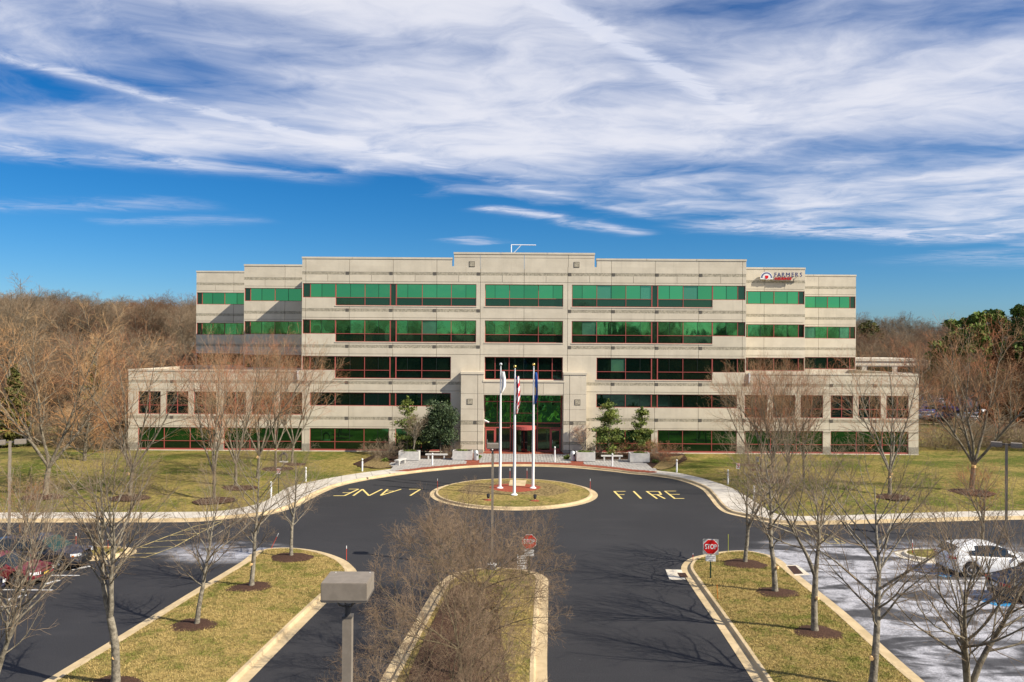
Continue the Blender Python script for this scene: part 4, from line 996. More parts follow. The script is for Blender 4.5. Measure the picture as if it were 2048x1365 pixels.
# ------------------------------------------------------------------ trees
class Tubes:
    """batches of tubes in one mesh; P is (branches, points, 3), Q the radii"""
    def __init__(s): s.V = []; s.F = []; s.n = 0
    def add(s, P, Q, n):
        P = np.asarray(P, float); Q = np.asarray(Q, float)
        if P.ndim == 2: P = P[None]; Q = Q[None]
        B, k = P.shape[:2]; d = np.gradient(P, axis=1); d /= np.linalg.norm(d, axis=2, keepdims=True)+1e-9
        ref = np.where(np.abs(d[:, :1, 2:3]) < .9, np.array([[[.31, .17, .93]]]), np.array([[[1., .1, 0.]]])); ref = np.broadcast_to(ref, d.shape)
        a = np.cross(d, ref); a /= np.linalg.norm(a, axis=2, keepdims=True)+1e-9; b = np.cross(d, a); t = np.arange(n)*2*np.pi/n
        v = P[:, :, None, :]+Q[:, :, None, None]*(np.cos(t)[:, None]*a[:, :, None, :]+np.sin(t)[:, None]*b[:, :, None, :])
        s.V.append(v.reshape(-1, 3)); o = (np.arange(B)*k*n)[:, None, None]+s.n; i = (np.arange(k-1)*n)[None, :, None]; j = np.arange(n)[None, None, :]; j2 = (j+1) % n
        s.F.append(np.stack(np.broadcast_arrays(o+i+j, o+i+j2, o+i+n+j2, o+i+n+j), -1).reshape(-1, 4)); s.n += B*k*n
    def mesh(s, name, m):
        V = np.concatenate(s.V); F = np.concatenate(s.F).astype(np.int32); me = bpy.data.meshes.new(name)
        me.vertices.add(len(V)); me.vertices.foreach_set('co', V.ravel().astype(np.float32)); me.loops.add(F.size); me.loops.foreach_set('vertex_index', F.ravel())
        me.polygons.add(len(F)); me.polygons.foreach_set('loop_start', np.arange(0, F.size, 4, dtype=np.int32)); me.polygons.foreach_set('use_smooth', np.ones(len(F), bool))
        me.materials.append(M[m]); me.update(calc_edges=True); return me
def unit(v): return v/(np.linalg.norm(v, axis=-1, keepdims=True)+1e-9)
def rotv(v, ax, a):
    ax = unit(ax); a = np.asarray(a)[..., None]; return v*np.cos(a)+np.cross(ax, v)*np.sin(a)+ax*np.sum(ax*v, -1, keepdims=True)*(1-np.cos(a))
def limb(rng, p, d, L, r0, r1, k, wob, up):
    """p, d (B,3); L, r0, r1 (B,)"""
    p = np.atleast_2d(np.asarray(p, float)); d = unit(np.atleast_2d(np.asarray(d, float))); B = len(p); L = np.broadcast_to(L, (B,)); P = [p]
    for i in range(k): d = unit(d+rng.normal(0, wob, (B, 3))+np.array([0, 0, up])); P.append(P[-1]+d*(L/k)[:, None])
    u = np.linspace(0, 1, k+1)[None]; return np.stack(P, 1), np.broadcast_to(r0, (B,))[:, None]*(1-u)+np.broadcast_to(r1, (B,))[:, None]*u
def children(rng, P, Q, n, t0, ang, t1=.97):
    """n children per branch; returns start, direction, parent radius, t, parent index (flattened)"""
    B, k1 = P.shape[:2]; k = k1-1; t = t0+(t1-t0)*(np.arange(n)[None]+rng.uniform(0, .9, (B, n)))/n; q = t*k; j = np.minimum(q.astype(int), k-1); f = (q-j)[..., None]; bi = np.arange(B)[:, None]
    p = P[bi, j]*(1-f)+P[bi, j+1]*f; d = unit(P[bi, j+1]-P[bi, j]); r = Q[bi, j]*(1-f[..., 0])+Q[bi, j+1]*f[..., 0]
    s = np.cross(d, np.where(np.abs(d[..., 2:3]) < .95, np.array([.2, .1, 1.]), np.array([1., 0, 0])))
    s = rotv(s, d, rng.uniform(0, 6.28, (B, 1))+np.arange(n)[None]*2.4+rng.uniform(-.5, .5, (B, n))); dd = rotv(d, s, ang*rng.uniform(.75, 1.25, (B, n)))
    return p.reshape(-1, 3), dd.reshape(-1, 3), r.ravel(), t.ravel(), np.repeat(np.arange(B), n)
def tree_mesh(seed, kind, H):
    """a bare tree of height about H: (trunk and limbs, twigs)"""
    rng = np.random.default_rng(seed); T = Tubes(); C = Tubes()
    K = dict(
      young=dict(fork=.30, lead=1, r=.0200, n1=22, a1=.85, l1=.43, up1=.09, n2=8, a2=.70, l2=.48, n3=5, a3=.7, l3=.46, n4=2, tr=.0055),
      young2=dict(fork=.34, lead=3, r=.0210, n1=13, a1=.80, l1=.37, up1=.11, n2=7, a2=.65, l2=.50, n3=4, a3=.7, l3=.48, n4=1, tr=.0058),
      maple=dict(fork=.17, lead=5, r=.015, n1=13, a1=.72, l1=.31, up1=.08, n2=7, a2=.65, l2=.50, n3=4, a3=.65, l3=.55, n4=1, tr=.0082),
      spread=dict(fork=.20, lead=8, r=.022, n1=12, a1=.85, l1=.42, up1=.05, n2=9, a2=.75, l2=.50, n3=7, a3=.75, l3=.55, n4=1, tr=.0060),
      wood=dict(fork=.42, lead=5, r=.012, n1=12, a1=.80, l1=.26, up1=.05, n2=7, a2=.7, l2=.50, n3=6, a3=.7, l3=.5, n4=1, tr=.024),
      scrub=dict(fork=.10, lead=7, r=.010, n1=11, a1=.75, l1=.30, up1=.05, n2=6, a2=.7, l2=.5, n3=5, a3=.7, l3=.5, n4=1, tr=.018),
      larch=dict(fork=.10, lead=1, r=.014, n1=60, a1=1.15, l1=.27, up1=.07, n2=9, a2=.7, l2=.38, n3=6, a3=.7, l3=.55, n4=0, tr=.014),
      shrub=dict(fork=.04, lead=10, r=.012, n1=8, a1=.6, l1=.45, up1=.04, n2=6, a2=.7, l2=.5, n3=4, a3=.7, l3=.55, n4=1, tr=.0055))[kind]
    r0 = K['r']*H; fh = K['fork']*H; tr = K['tr']; cone = kind == 'larch'
    if K['lead'] == 1:
        LP, LR = limb(rng, (0, 0, -.1), (0, 0, 1), H*.97, r0, r0*.10, 12, .045, .03); LR = LR.copy(); LR[0, 0] *= 1.25; T.add(LP, LR, 9); t0 = K['fork']
    else:
        TP, TR = limb(rng, (0, 0, -.1), (0, 0, 1), fh+.1, r0, r0*.78, 5, .04, .03); TR = TR.copy(); TR[0, 0] *= 1.3; T.add(TP, TR, 9)
        sprd = dict(spread=1.10, shrub=1.0, maple=.56, scrub=.75, wood=.42, young2=.42)[kind]; n = K['lead']; st = []; ds = []
        for i in range(n):
            a = 2*math.pi*i/n+rng.uniform(-.3, .3); s = sprd*rng.uniform(.55, 1.15) if i or kind in ('spread', 'shrub') else .08
            st.append(TP[0, -1] if kind != 'shrub' else TP[0, 0]+np.array([math.cos(a), math.sin(a), 0])*.1); ds.append([math.cos(a)*math.sin(s), math.sin(a)*math.sin(s), math.cos(s)])
        L = (H-fh)*rng.uniform(.82, 1.02, n)*(1.25 if kind in ('spread', 'shrub') else 1)
        LP, LR = limb(rng, st, ds, L, r0*(.66 if n < 4 else .56 if n < 6 else .41), r0*.07, 10, .07, .015 if kind == 'spread' else .035); T.add(LP, LR, 6); t0 = .10 if kind == 'shrub' else .18
    p, d, r, t, bi = children(rng, LP, LR, K['n1'], t0, K['a1']); u = (t-t0)/(1-t0)
    sh = 1.05-u*.95 if cone else (.75+.3*np.sin(u*3.1) if kind == 'wood' else (.55+.75*np.sin(np.minimum(1, u*1.25+.15)*math.pi*.62))*(1-.45*u**2))
    L1 = H*K['l1']*sh*rng.uniform(.75, 1.2, len(p)); r1 = np.maximum(tr*1.5, np.minimum(r*.6, L1*.014)); BP, BR = limb(rng, p, d, L1, r1, tr, 6, .11, K['up1']); T.add(BP, BR, 4)
    p, d, r, t, bi = children(rng, BP, BR, K['n2'], .2, K['a2']); L2 = L1[bi]*K['l2']*(1.15-.7*t)*rng.uniform(.6, 1.25, len(p))+H*.012
    CP, CR = limb(rng, p, d, L2, np.maximum(tr*.9, r*.55), tr*.6, 4, .14, K['up1']*.8); C.add(CP, CR, 3)
    p, d, r, t, bi = children(rng, CP, CR, K['n3'], .15, K['a3']); L3 = L2[bi]*K['l3']*(1.1-.6*t)*rng.uniform(.6, 1.3, len(p))+H*.010
    EP, ER = limb(rng, p, d, L3, tr*.6, tr*.42, 2, .15, K['up1']*.8); C.add(EP, ER, 3)
    if K['n4']:
        p, d, r, t, bi = children(rng, EP, ER, K['n4'], .2, .7); L4 = L3[bi]*.6*rng.uniform(.6, 1.2, len(p)); FP_, FR = limb(rng, p, d, L4, tr*.42, tr*.28, 1, .0, 0); C.add(FP_, FR, 3)
    return T, C
TREES = {}; TRIS = [0]
SEEDS = dict(scrub=[91, 92], young=[12, 13, 17], young2=[14, 15, 18], maple=[31, 33, 34, 35], spread=[21, 22], wood=[51, 52, 53, 54], larch=[41], shrub=[61, 62])
def bare(seed, kind, H, label, x, y, cat='tree', name='bare_tree', bark='bark', twig='twig', cuts=0, z=0.0, rz=None, group=None, sx=1.0, r_scale=1.0):
    if seed not in SEEDS[kind]: seed = SEEDS[kind][seed % len(SEEDS[kind])]
    key = (seed, kind)
    if key not in TREES:
        T, C = tree_mesh(seed, kind, 1.0*HN[kind]); TREES[key] = (T.mesh('trunk', bark), C.mesh('crown', twig)); TRIS[0] += sum(2*len(q.polygons) for q in TREES[key])
    s = H/HN[kind]; t = thing(name, (x, y, z-.03), label, cat, group, rz if rz is not None else random.uniform(0, 6.28)); t.scale = (s*sx, s*sx, s)
    for nm, me, mm in (('trunk', TREES[key][0], bark), ('crown', TREES[key][1], twig)):
        o = obj(nm, me, t); o.material_slots[0].link = 'OBJECT'; o.material_slots[0].material = M[mm]
    rr = random.Random(int(abs(x*71+y*13)))
    for i in range(cuts):
        mb = MB(); a = rr.uniform(3.6, 5.4)-t.rotation_euler.z; zz = HN[kind]*rr.uniform(.13, .17 if kind == 'maple' else .28); q = HN[kind]*.0185
        mb.tube([(math.cos(a)*q*.3, math.sin(a)*q*.3, zz), (math.cos(a)*q*1.35, math.sin(a)*q*1.35, zz+.01)], q*.5, 8); mb.build('pruning_cut', 'cutwood', t)
    return t
HN = dict(scrub=11.0, young=6.0, young2=6.0, maple=11.0, spread=4.6, wood=20.0, larch=14.0, shrub=1.6)
def bed(x, y, z, rx, label, m='mulch', ry=None):
    o = dome('mulch_bed', disc(Vector((0, 0)), rx, ry or rx*.86, 44, .055, random.Random(int(x*10))), 0, .13, m, kind='stuff'); o.location = (x, y, z); return tag(o, label, 'mulch bed')
def ground_at(px, py, lawn=False):
    p = G(px, py, .15)
    if lawn:
        for _ in range(4): p = G(px, py, lawn_z(p.x, p.y))
    return p
# planting islands near the camera
P_ = lambda px, py: ground_at(px, py)
def isl(px, py, H, seed, kind, label, blabel, cuts=1, bark='barkpale', r=1.15, xy=None, sx=1.0):
    p = Vector((xy[0], xy[1], .17)) if xy else P_(px, py); bare(seed, kind, H, label, p.x, p.y, 'tree', 'bare_tree', bark, 'twig', cuts, .2, sx=sx)
    bed(p.x, p.y, .20, r, blabel)
isl(583, 1117, 5.3, 11, 'young', 'small bare tree at the rounded tip of the left planting island', 'mulch ring at the rounded tip of the left planting island', 0)
isl(503, 1178, 6.2, 12, 'young', 'bare tree second from the tip of the left planting island', 'mulch ring second from the tip of the left planting island')
isl(392, 1255, 5.6, 13, 'young', 'bare tree with straight pale trunk third from the tip of the left island', 'mulch ring third from the tip of the left planting island', 0)
isl(0, 0, 7.2, 14, 'young2', 'large bare tree with a sawn branch stub at the bottom edge of the left island', 'mulch ring at the bottom edge on the left island', 2, xy=(-13.45, 27.2))
isl(0, 0, 7.4, 15, 'young2', 'bare forked tree at the bottom left corner of the photo', 'mulch ring below the bottom left corner', 0, xy=(-13.9, 21.2), sx=.72)
isl(1490, 1130, 5.6, 16, 'young2', 'small bare tree at the tip of the right island behind the stop sign', 'mulch ring right behind the stop sign', 0)
isl(1550, 1189, 7.2, 17, 'young', 'bare tree second from the tip of the right island', 'mulch ring second from the tip of the right planting island')
isl(1630, 1269, 6.8, 18, 'young2', 'bare tree third from the tip of the right island', 'mulch ring third from the tip of the right planting island')
isl(0, 0, 7.3, 19, 'young', 'large bare tree whose trunk meets the bottom edge right of the stop sign lane', 'mulch ring at the bottom edge on the right island', 1, xy=(12.3, 27.2), r=.9)
isl(0, 0, 6.9, 20, 'young2', 'dark bare tree with several upright stems at the bottom right of the photo', 'mulch ring below the bottom right corner', 0, 'bark', xy=(12.4, 21.6), r=.9)
p = Vector((-1.35, 34.9)); bare(21, 'spread', 4.7, 'wide spreading bare tree in the median in front of the flagpoles', p.x, p.y, 'tree', 'bare_tree', 'barkmed', 'twigmed', 0, .25, sx=.88)
p = Vector((-1.75, 28.2)); bare(22, 'spread', 4.5, 'spreading bare tree in the median beside the big lamp head', p.x, p.y, 'tree', 'bare_tree', 'barkmed', 'twigmed', 0, .25, sx=.86)
p = Vector((-1.9, 22.2)); bare(23, 'spread', 3.9, 'low spreading bare tree at the bottom edge of the median', p.x, p.y, 'tree', 'bare_tree', 'barkmed', 'twigmed', 0, .25, sx=.86)
# lawn trees on the left
def lawn(px, py, H, seed, kind, label, blabel=None, twig='twigred', cuts=0, sx=1.0, r=1.6, cat='tree', bark='bark'):
    p = ground_at(px, py, True); t = bare(seed, kind, H, label, p.x, p.y, cat, 'bare_tree', bark, twig, cuts, p.z, sx=sx)
    if blabel: bed(p.x, p.y, p.z+.0, r, blabel)
    return p
lawn(91, 993, 12.8, 31, 'maple', 'large bare tree with dense tan twigs at the far left of the lawn', 'mulch ring under the large tan tree on the far left', 'twigtan', sx=1.18)
lawn(260, 995, 11.6, 32, 'maple', 'bare tree with red buds in front of the left end of the building', 'mulch ring in front of the left end of the building', cuts=1, sx=.9)
lawn(428, 1001, 10.8, 33, 'maple', 'bare reddish tree before the third window of the left wing', 'mulch ring nearest the road before the left wing', sx=.80)
lawn(472, 976, 11.2, 34, 'maple', 'multi stemmed bare tree before the middle of the left wing', 'mulch ring before the middle of the left wing', sx=.80)
lawn(515, 957, 11.6, 35, 'maple', 'tall bare reddish tree whose crown covers the left corner of the tower', None, cuts=1, sx=.85)
lawn(551, 938, 10.8, 36, 'maple', 'bare tree directly left of the dark lawn sculpture', 'mulch ring beside the dark lawn sculpture', cuts=1, sx=.80)
lawn(584, 929, 11.0, 32, 'maple', 'bare tree directly right of the dark lawn sculpture', 'mulch ring right of the dark lawn sculpture', sx=.85, r=1.3)
p = Vector((-27.4, 45.0)); bare(37, 'young2', 3.6, 'small bare sapling on the end island behind the black car', p.x, p.y, 'tree', 'bare_tree', 'bark', 'twigred', 0, .15)
# on the right
lawn(1521, 942, 9.3, 33, 'maple', 'bare tree with a straight trunk in front of the right corner of the tower', 'mulch ring under the straight trunked tree on the right lawn', cuts=2, sx=.78)
lawn(1497, 931, 9.4, 36, 'maple', 'bare tree nearest the wall at the inner end of the right wing', 'mulch ring nearest the wall on the right lawn', sx=.78, r=1.2)
lawn(1546, 962, 10.0, 35, 'maple', 'bare pale stemmed tree leaning among the cluster on the right lawn', 'mulch ring in the cluster of trees on the right lawn', sx=.8, cuts=1)
lawn(1577, 967, 9.6, 34, 'maple', 'bare forked tree in the middle of the cluster on the right lawn', None, sx=.76)
lawn(1607, 958, 9.6, 31, 'maple', 'slender bare tree at the right end of the cluster on the right lawn', None, 'twigred', sx=.70)
lawn(1780, 993, 11.0, 34, 'maple', 'bare tree with a low pruned fork before the last windows of the right wing', 'mulch ring before the last windows of the right wing', cuts=2, sx=.92, bark='barkpale')
lawn(1943, 984, 12.9, 35, 'maple', 'large bare twin stemmed tree on the lawn to the right of the building', 'mulch ring under the large twin stemmed tree on the right', cuts=1, sx=1.08, r=1.9)
p = Vector((27.0, 45.6)); bare(38, 'young2', 4.6, 'slim bare sapling on the end island behind the white car', p.x, p.y, 'tree', 'bare_tree', 'bark', 'twigred', 0, .15)
p = Hh(1868, 853, 121.0); bare(33, 'maple', 7.5, 'small bare tree by the far car park kerb at the end of the building', p.x, 121.0, 'tree', 'bare_tree', 'bark', 'twigred', 0, .0, sx=.8)
# behind the left lawn
def back(px, Y, H, seed, kind, label, twig='twigwood', sx=1.0, group=None, z=None, bark='bark'):
    x = (px-1024)/FPX*Y; return bare(seed, kind, H, label, x, Y, 'tree', 'bare_tree', bark, twig, 0, hill_z(x, Y) if z is None else z, sx=sx, group=group)
back(172, 73, 13.4, 41, 'larch', 'tall cone shaped bare tan tree rising behind the far left lawn tree', 'twigtan', 1.0, z=.1)
back(20, 92, 16.8, 52, 'wood', 'tall bare grey tree at the left edge above the wood', 'twigwood', 1.1, z=-.2)
back(215, 98, 9.0, 34, 'maple', 'bare red budded tree just left of the building corner', 'twigred', .9, z=-.2)
back(165, 88, 6.0, 22, 'spread', 'low twiggy tree behind the left lawn hedge', 'twig', 1.1, z=0)
for i, (px, Y, h, k) in enumerate([(150, 86, 2.8, 0), (100, 88, 3.0, 1), (50, 87, 3.2, 0), (10, 89, 3.2, 1), (235, 90, 2.8, 0), (205, 87, 3.0, 1), (185, 88.5, 4.2, 0)]):
    x = (px-1024)/FPX*Y; bare(61+k, 'shrub', h, ['third shrub from the right edging the left lawn', 'third shrub from the left edging the left lawn', 'second shrub from the left edging the left lawn', 'leftmost bare shrub edging the left lawn', 'rightmost bare shrub edging the left lawn by the building', 'second shrub from the right edging the left lawn', 'tallest bare shrub edging the left lawn'][i], x, Y, 'shrub', 'bare_shrub', 'bark', 'twig', 0, .0, sx=1.1, group='bare shrubs edging the left lawn')
for i, (px, Y, h, k) in enumerate([(1905, 92, 3.6, 0), (1875, 94, 3.2, 1), (1960, 96, 3.4, 1), (2000, 94, 3.2, 0), (2040, 95, 3.6, 1), (2075, 93, 3.4, 0), (1985, 99, 3.8, 1)]):
    x = (px-1024)/FPX*Y; bare(61+k, 'shrub', h, ['second bare shrub right of the building end', 'bare rounded shrub nearest the building end on the right', 'third bare shrub right of the building end', 'bare shrub just left of the right twin head lamp', 'bare shrub just right of the right twin head lamp', 'farthest right bare shrub beyond the right edge', 'bare shrub set back behind the others right of the building'][i], x, Y, 'shrub', 'bare_shrub', 'bark', 'twig', 0, -.4, sx=1.35, group='bare shrubs in the dip right of the building')
# ------------------------------------------------------------------ evergreens
def leaf_mesh(seed, name, m, shape, n, size, H, Rr):
    rng = np.random.default_rng(seed); 
    if shape == 'airy':      # open conifer: sprays along upswept limbs
        nl = 46; zl = H*(.06+.88*rng.random(nl)); al = rng.random(nl)*6.28; Ll = Rr*(1-zl/H)**.7*rng.uniform(.55, 1.25, nl)+.15; k = rng.integers(0, nl, n); t = rng.random(n)**.7
        c = np.stack([np.cos(al[k])*Ll[k]*t, np.sin(al[k])*Ll[k]*t, zl[k]+Ll[k]*t*.22], 1)+rng.normal(0, .10+.05*Rr, (n, 3))*np.array([1, 1, .5])
        tip = rng.random(n) < .06; c[tip] = np.stack([rng.normal(0, .06, tip.sum()), rng.normal(0, .06, tip.sum()), H*rng.uniform(.82, 1.02, tip.sum())], 1)
    elif shape == 'cone':
        z = H*(1-rng.random(n)**.62); u = z/H; ang = rng.random(n)*2*np.pi; lay = .72+.28*np.cos(z*2*np.pi/(H/9)+ang*1.0); r = Rr*(1-u)**.8*lay*(.35+.65*np.sqrt(rng.random(n)))
        c = np.stack([r*np.cos(ang), r*np.sin(ang), z-.10*r], 1)
    elif shape == 'round':
        nb = 26; bc = rng.normal(0, 1, (nb, 3)); bc /= np.linalg.norm(bc, axis=1, keepdims=True); bc *= rng.uniform(.35, .8, (nb, 1)); bc = bc*np.array([Rr, Rr, H*.5])+np.array([0, 0, H*.52])
        k = rng.integers(0, nb, n); d = rng.normal(0, 1, (n, 3)); d /= np.linalg.norm(d, axis=1, keepdims=True)
        c = bc[k]+d*np.array([Rr*.36, Rr*.36, H*.17])*(rng.random((n, 1))**.4)
    else:      # pine: clumped tiers on top of a trunk
        nb = 34; t = rng.random(nb); bc = np.stack([np.cos(rng.random(nb)*6.28)*Rr*(1-t*.75)*rng.uniform(.3, 1, nb), np.sin(rng.random(nb)*6.28)*Rr*(1-t*.75)*rng.uniform(.3, 1, nb), H*(.28+.68*t)], 1)
        k = rng.integers(0, nb, n); d = rng.normal(0, 1, (n, 3)); d /= np.linalg.norm(d, axis=1, keepdims=True); c = bc[k]+d*np.array([Rr*.30, Rr*.30, H*.055])*(rng.random((n, 1))**.4)
    nrm = rng.normal(0, 1, (n, 3)); nrm /= np.linalg.norm(nrm, axis=1, keepdims=True); a = np.cross(nrm, rng.normal(0, 1, (n, 3))); a /= np.linalg.norm(a, axis=1, keepdims=True); b = np.cross(nrm, a)
    s = size*rng.uniform(.6, 1.3, (n, 1)); V = np.stack([c-a*s, c-b*s*.45, c+a*s, c+b*s*.45], 1).reshape(-1, 3)
    F = np.arange(n*4, dtype=np.int32); me = bpy.data.meshes.new(name); me.vertices.add(n*4); me.vertices.foreach_set('co', V.ravel().astype(np.float32)); me.loops.add(n*4); me.loops.foreach_set('vertex_index', F)
    me.polygons.add(n); me.polygons.foreach_set('loop_start', np.arange(0, n*4, 4, dtype=np.int32)); me.materials.append(M[m]); me.update(calc_edges=True); return me
EV = {}
def ever(seed, shape, m, H, Rr, n, size, x, y, z, label, name='evergreen_tree', cat='tree', group=None, stem=True):
    key = (seed, shape, m, H, Rr, n)
    if key not in EV:
        mb = MB(); mb.tube([(0, 0, -.1), (.03*H*.2, 0, H*.5), (0, 0, H*.93)], [H*.014, H*.010, H*.003], 7)
        rr = random.Random(seed)
        for i in range(22):
            zz = H*rr.uniform(.12, .85); a = rr.uniform(0, 6.28); L = Rr*(1-zz/H)*.85 if shape == 'cone' else Rr*.6; mb.tube([(0, 0, zz), (math.cos(a)*L, math.sin(a)*L, zz+L*(.0 if shape == 'cone' else .35))], [H*.005, H*.002], 4)
        EV[key] = (mb.mesh('trunk', 'bark'), leaf_mesh(seed, 'crown', m, shape, n, size, H, Rr))
    t = thing(name, (x, y, z), label, cat, group, random.uniform(0, 6.28)); obj('trunk', EV[key][0], t); obj('crown', EV[key][1], t); return t
def evp(px, Y): return (px-1024)/FPX*Y
ever(1, 'airy', 'everyellow', 6.2, 1.9, 2600, .13, evp(816, 84.2), 84.2, .15, 'loose light green conifer against the wall left of the entrance')
ever(2, 'round', 'everdark', 6.1, 2.4, 15000, .11, evp(882, 84.6), 84.6, .15, 'large dense dark green evergreen beside the left portal pier')
ever(3, 'airy', 'everyellow', 6.0, 2.3, 4200, .13, evp(1218, 84.4), 84.4, .15, 'open light green conifer nearest the right portal pier')
ever(4, 'airy', 'everyellow', 5.2, 1.6, 3400, .12, evp(1284, 84.6), 84.6, .15, 'narrow green conifer behind the rightmost planter')
ever(5, 'round', 'everdark', 3.2, 1.3, 3500, .12, evp(858, 86), 86, .1, 'low dark green evergreen against the wall behind the left bench')
bare(24, 'young2', 3.9, 'small pale bare tree behind the leftmost planter', evp(828, 82.9), 82.9, 'tree', 'bare_tree', 'barkpale', 'twig', 0, .15, sx=1.15)
bare(25, 'young2', 3.1, 'small bare tree behind the planter right of the entrance', evp(1170, 83.2), 83.2, 'tree', 'bare_tree', 'bark', 'twigred', 0, .15, sx=1.2)
sh = [('round bare shrub at the left end of the forecourt', 768, 81.5, 1.7, 1.25), ('bare shrub against the ground floor glass left of the forecourt', 752, 84.5, 1.4, 1.2), ('round reddish bare shrub at the right end of the forecourt', 1328, 81.0, 1.9, 1.2), ('bare shrub behind the rightmost planter', 1296, 84.0, 1.7, 1.2),
      ('bare shrub behind the right bench', 1243, 84.6, 1.5, 1.3), ('bare shrub behind the left bench', 905, 84.8, 1.2, 1.2), ('bare shrub between the right bench and the conifer', 1188, 84.9, 1.3, 1.2), ('bare shrub behind the leftmost planter', 801, 85.5, 1.8, 1.2)]
for i, (lb, px, Y, h, sx) in enumerate(sh):
    bare(61+i % 2, 'shrub', h, lb, evp(px, Y), Y, 'shrub', 'bare_shrub', 'bark', 'twigred' if i in (2, 3, 4) else 'twig', 0, .12, sx=sx)
rgt = random.Random(2)
def tuft(px, Y, lb, s=.5):
    o = leaf_mesh(int(px), 'tuft', 'everyellow', 'round', 260, .1, s, s*.9); me = obj('low_plant', o, None, (evp(px, Y), Y, .12)); tag(me, lb, 'plant')
tuft(957, 82.4, 'bright green tuft beside the left ash urn'); tuft(1135, 82.4, 'bright green tuft beside the right ash urn'); tuft(772, 80.0, 'green tuft at the left tip of the forecourt', .4); tuft(1312, 80.2, 'green tuft at the right tip of the forecourt', .4)
for nm, pl in (('left', [(722, 935), (757, 914), (788, 936), (760, 941)]), ('right', [(1345, 938), (1322, 943.5), (1305, 940), (1330, 918), (1368, 914)])):
    o = flat('leaf_litter', px_poly(pl), .17, 'leaflitter', 'stuff'); tag(o, 'dry leaf litter under the shrubs at the %s end of the forecourt' % nm, 'leaf litter')
# conifers and pines farther off
ever(6, 'cone', 'coniferyellow', 9.5, 2.6, 5000, .30, evp(190, 93), 93, -.2, 'yellow green conifer left of the building corner')
ever(7, 'cone', 'coniferblue', 12.0, 2.2, 4000, .30, evp(184, 99), 99, -.2, 'blue green spruce top behind the yellow green conifer')
ever(6, 'cone', 'coniferyellow', 9.5, 2.6, 5000, .30, evp(30, 86), 86, 0, 'yellow green conifer at the left edge behind the tan tree')
PINEL = ['leftmost of the tall green pines right of the far car park', 'third tall green pine from the left, right of the far car park', 'fourth tall green pine from the left above the rust brown conifers', 'fifth tall green pine from the left, near the right edge', 'sixth tall green pine from the left, cut by the right edge', 'seventh tall green pine from the left beyond the right edge', 'second tall green pine from the left, set back in the row', 'farthest right of the tall green pines']
for i, (px, Y, h) in enumerate([(1905, 150, 17.5), (1950, 140, 18.5), (1990, 150, 19.5), (2035, 145, 20.0), (2070, 150, 21), (2110, 142, 21), (1925, 158, 18), (2150, 150, 21)]):
    k = i % 3; t = ever(70+k, 'pine', 'pinegreen', 18.0, 4.6, 7000, .40, evp(px, Y), Y, 0, PINEL[i], 'pine_tree', 'tree', 'pines right of the far car park'); t.scale = (h/18.0*rgt.uniform(.9, 1.2), h/18.0, h/18.0)
ever(75, 'round', 'coniferyellow', 17.5, 7.0, 9000, .45, evp(1743, 326), 326, hill_z(evp(1743, 326), 326)+1.5, 'olive green pine just right of the tower on the skyline', 'pine_tree')
for i, (px, Y, h) in enumerate([(2020, 118, 13.5), (1990, 124, 12.5), (2052, 121, 13.5), (2090, 119, 14)]):
    t = ever(80+i % 2, 'cone', 'pinerust', 13.0, 2.7, 4500, .30, evp(px, Y), Y, 0, ['second rust brown conifer from the left in front of the pines', 'leftmost rust brown conifer in front of the pines', 'third rust brown conifer from the left at the right edge', 'rightmost rust brown conifer beyond the right edge'][i], 'conifer', 'tree', 'rust brown conifers on the right'); t.scale = (h/13,)*3
for i, (px, Y, h) in enumerate([(1835, 128, 8.5), (1860, 140, 9.5), (1895, 126, 10), (1925, 122, 10.5), (1960, 125, 11), (1850, 175, 11), (1885, 180, 12), (1990, 117, 9.5), (2030, 112, 9), (1915, 165, 12)]):
    bare(31+i % 4, 'maple', h, ['bare reddish tree nearest the building end by the far car park', 'second bare reddish tree behind the railing of the far car park', 'bare reddish tree over the black car in the far car park', 'bare reddish tree left of the big twin stemmed tree', 'bare reddish tree directly behind the big twin stemmed tree', 'bare reddish tree at the back left of the far car park', 'bare reddish tree at the back middle of the far car park', 'bare reddish tree right behind the big twin stemmed tree', 'bare reddish tree above the right twin head lamp', 'tall bare reddish tree in the middle of the far car park'][i], evp(px, Y), Y, 'tree', 'bare_tree', 'bark', 'twigwoodred', 0, -.1, sx=.95, group='bare trees beside the far car park')
# the woods: every tree a thing, a few shared crowns
rw = random.Random(12)
WL = 'bare brown tree in the wooded hillside left of the building'; WR = 'bare brown tree in the wood behind the car park right of the building'
def woodrow(n, x0, x1, Y0, Y1, H0, H1, label, group, red=.25, kind='wood'):
    for i in range(n):
        px = x0+(x1-x0)*(i+rw.uniform(-.4, .4))/max(n-1, 1); Y = rw.uniform(Y0, Y1); h = rw.uniform(H0, H1)
        back(px, Y, h, 51+rw.randrange(4), kind, label, 'twigwoodred' if rw.random() < red else 'twigwood', rw.uniform(1.0, 1.4), group, bark='bark' if rw.random() < .75 else 'barkpale')
gL = 'bare trees of the wood left of the building'; gR = 'bare trees of the wood right of the building'
woodrow(16, -60, 420, 108, 120, 6.5, 9.5, WL, gL, .6, 'scrub')
woodrow(18, -60, 430, 124, 140, 9, 13, WL, gL, .4, 'scrub')
woodrow(18, -60, 430, 148, 166, 12.5, 15, WL, gL)
woodrow(18, -80, 430, 175, 195, 10, 13, WL, gL, .25, 'scrub')
woodrow(19, -80, 430, 190, 210, 12.5, 15.5, WL, gL)
woodrow(20, -80, 440, 225, 260, 13, 17.5, WL, gL, .15)
woodrow(20, -80, 440, 262, 275, 11, 14, WL, gL, .2, 'scrub')
woodrow(20, -80, 440, 280, 310, 14, 19, WL, gL, .15)
woodrow(16, 1690, 1900, 296, 304, 8, 11, WR, gR, .7, 'scrub')
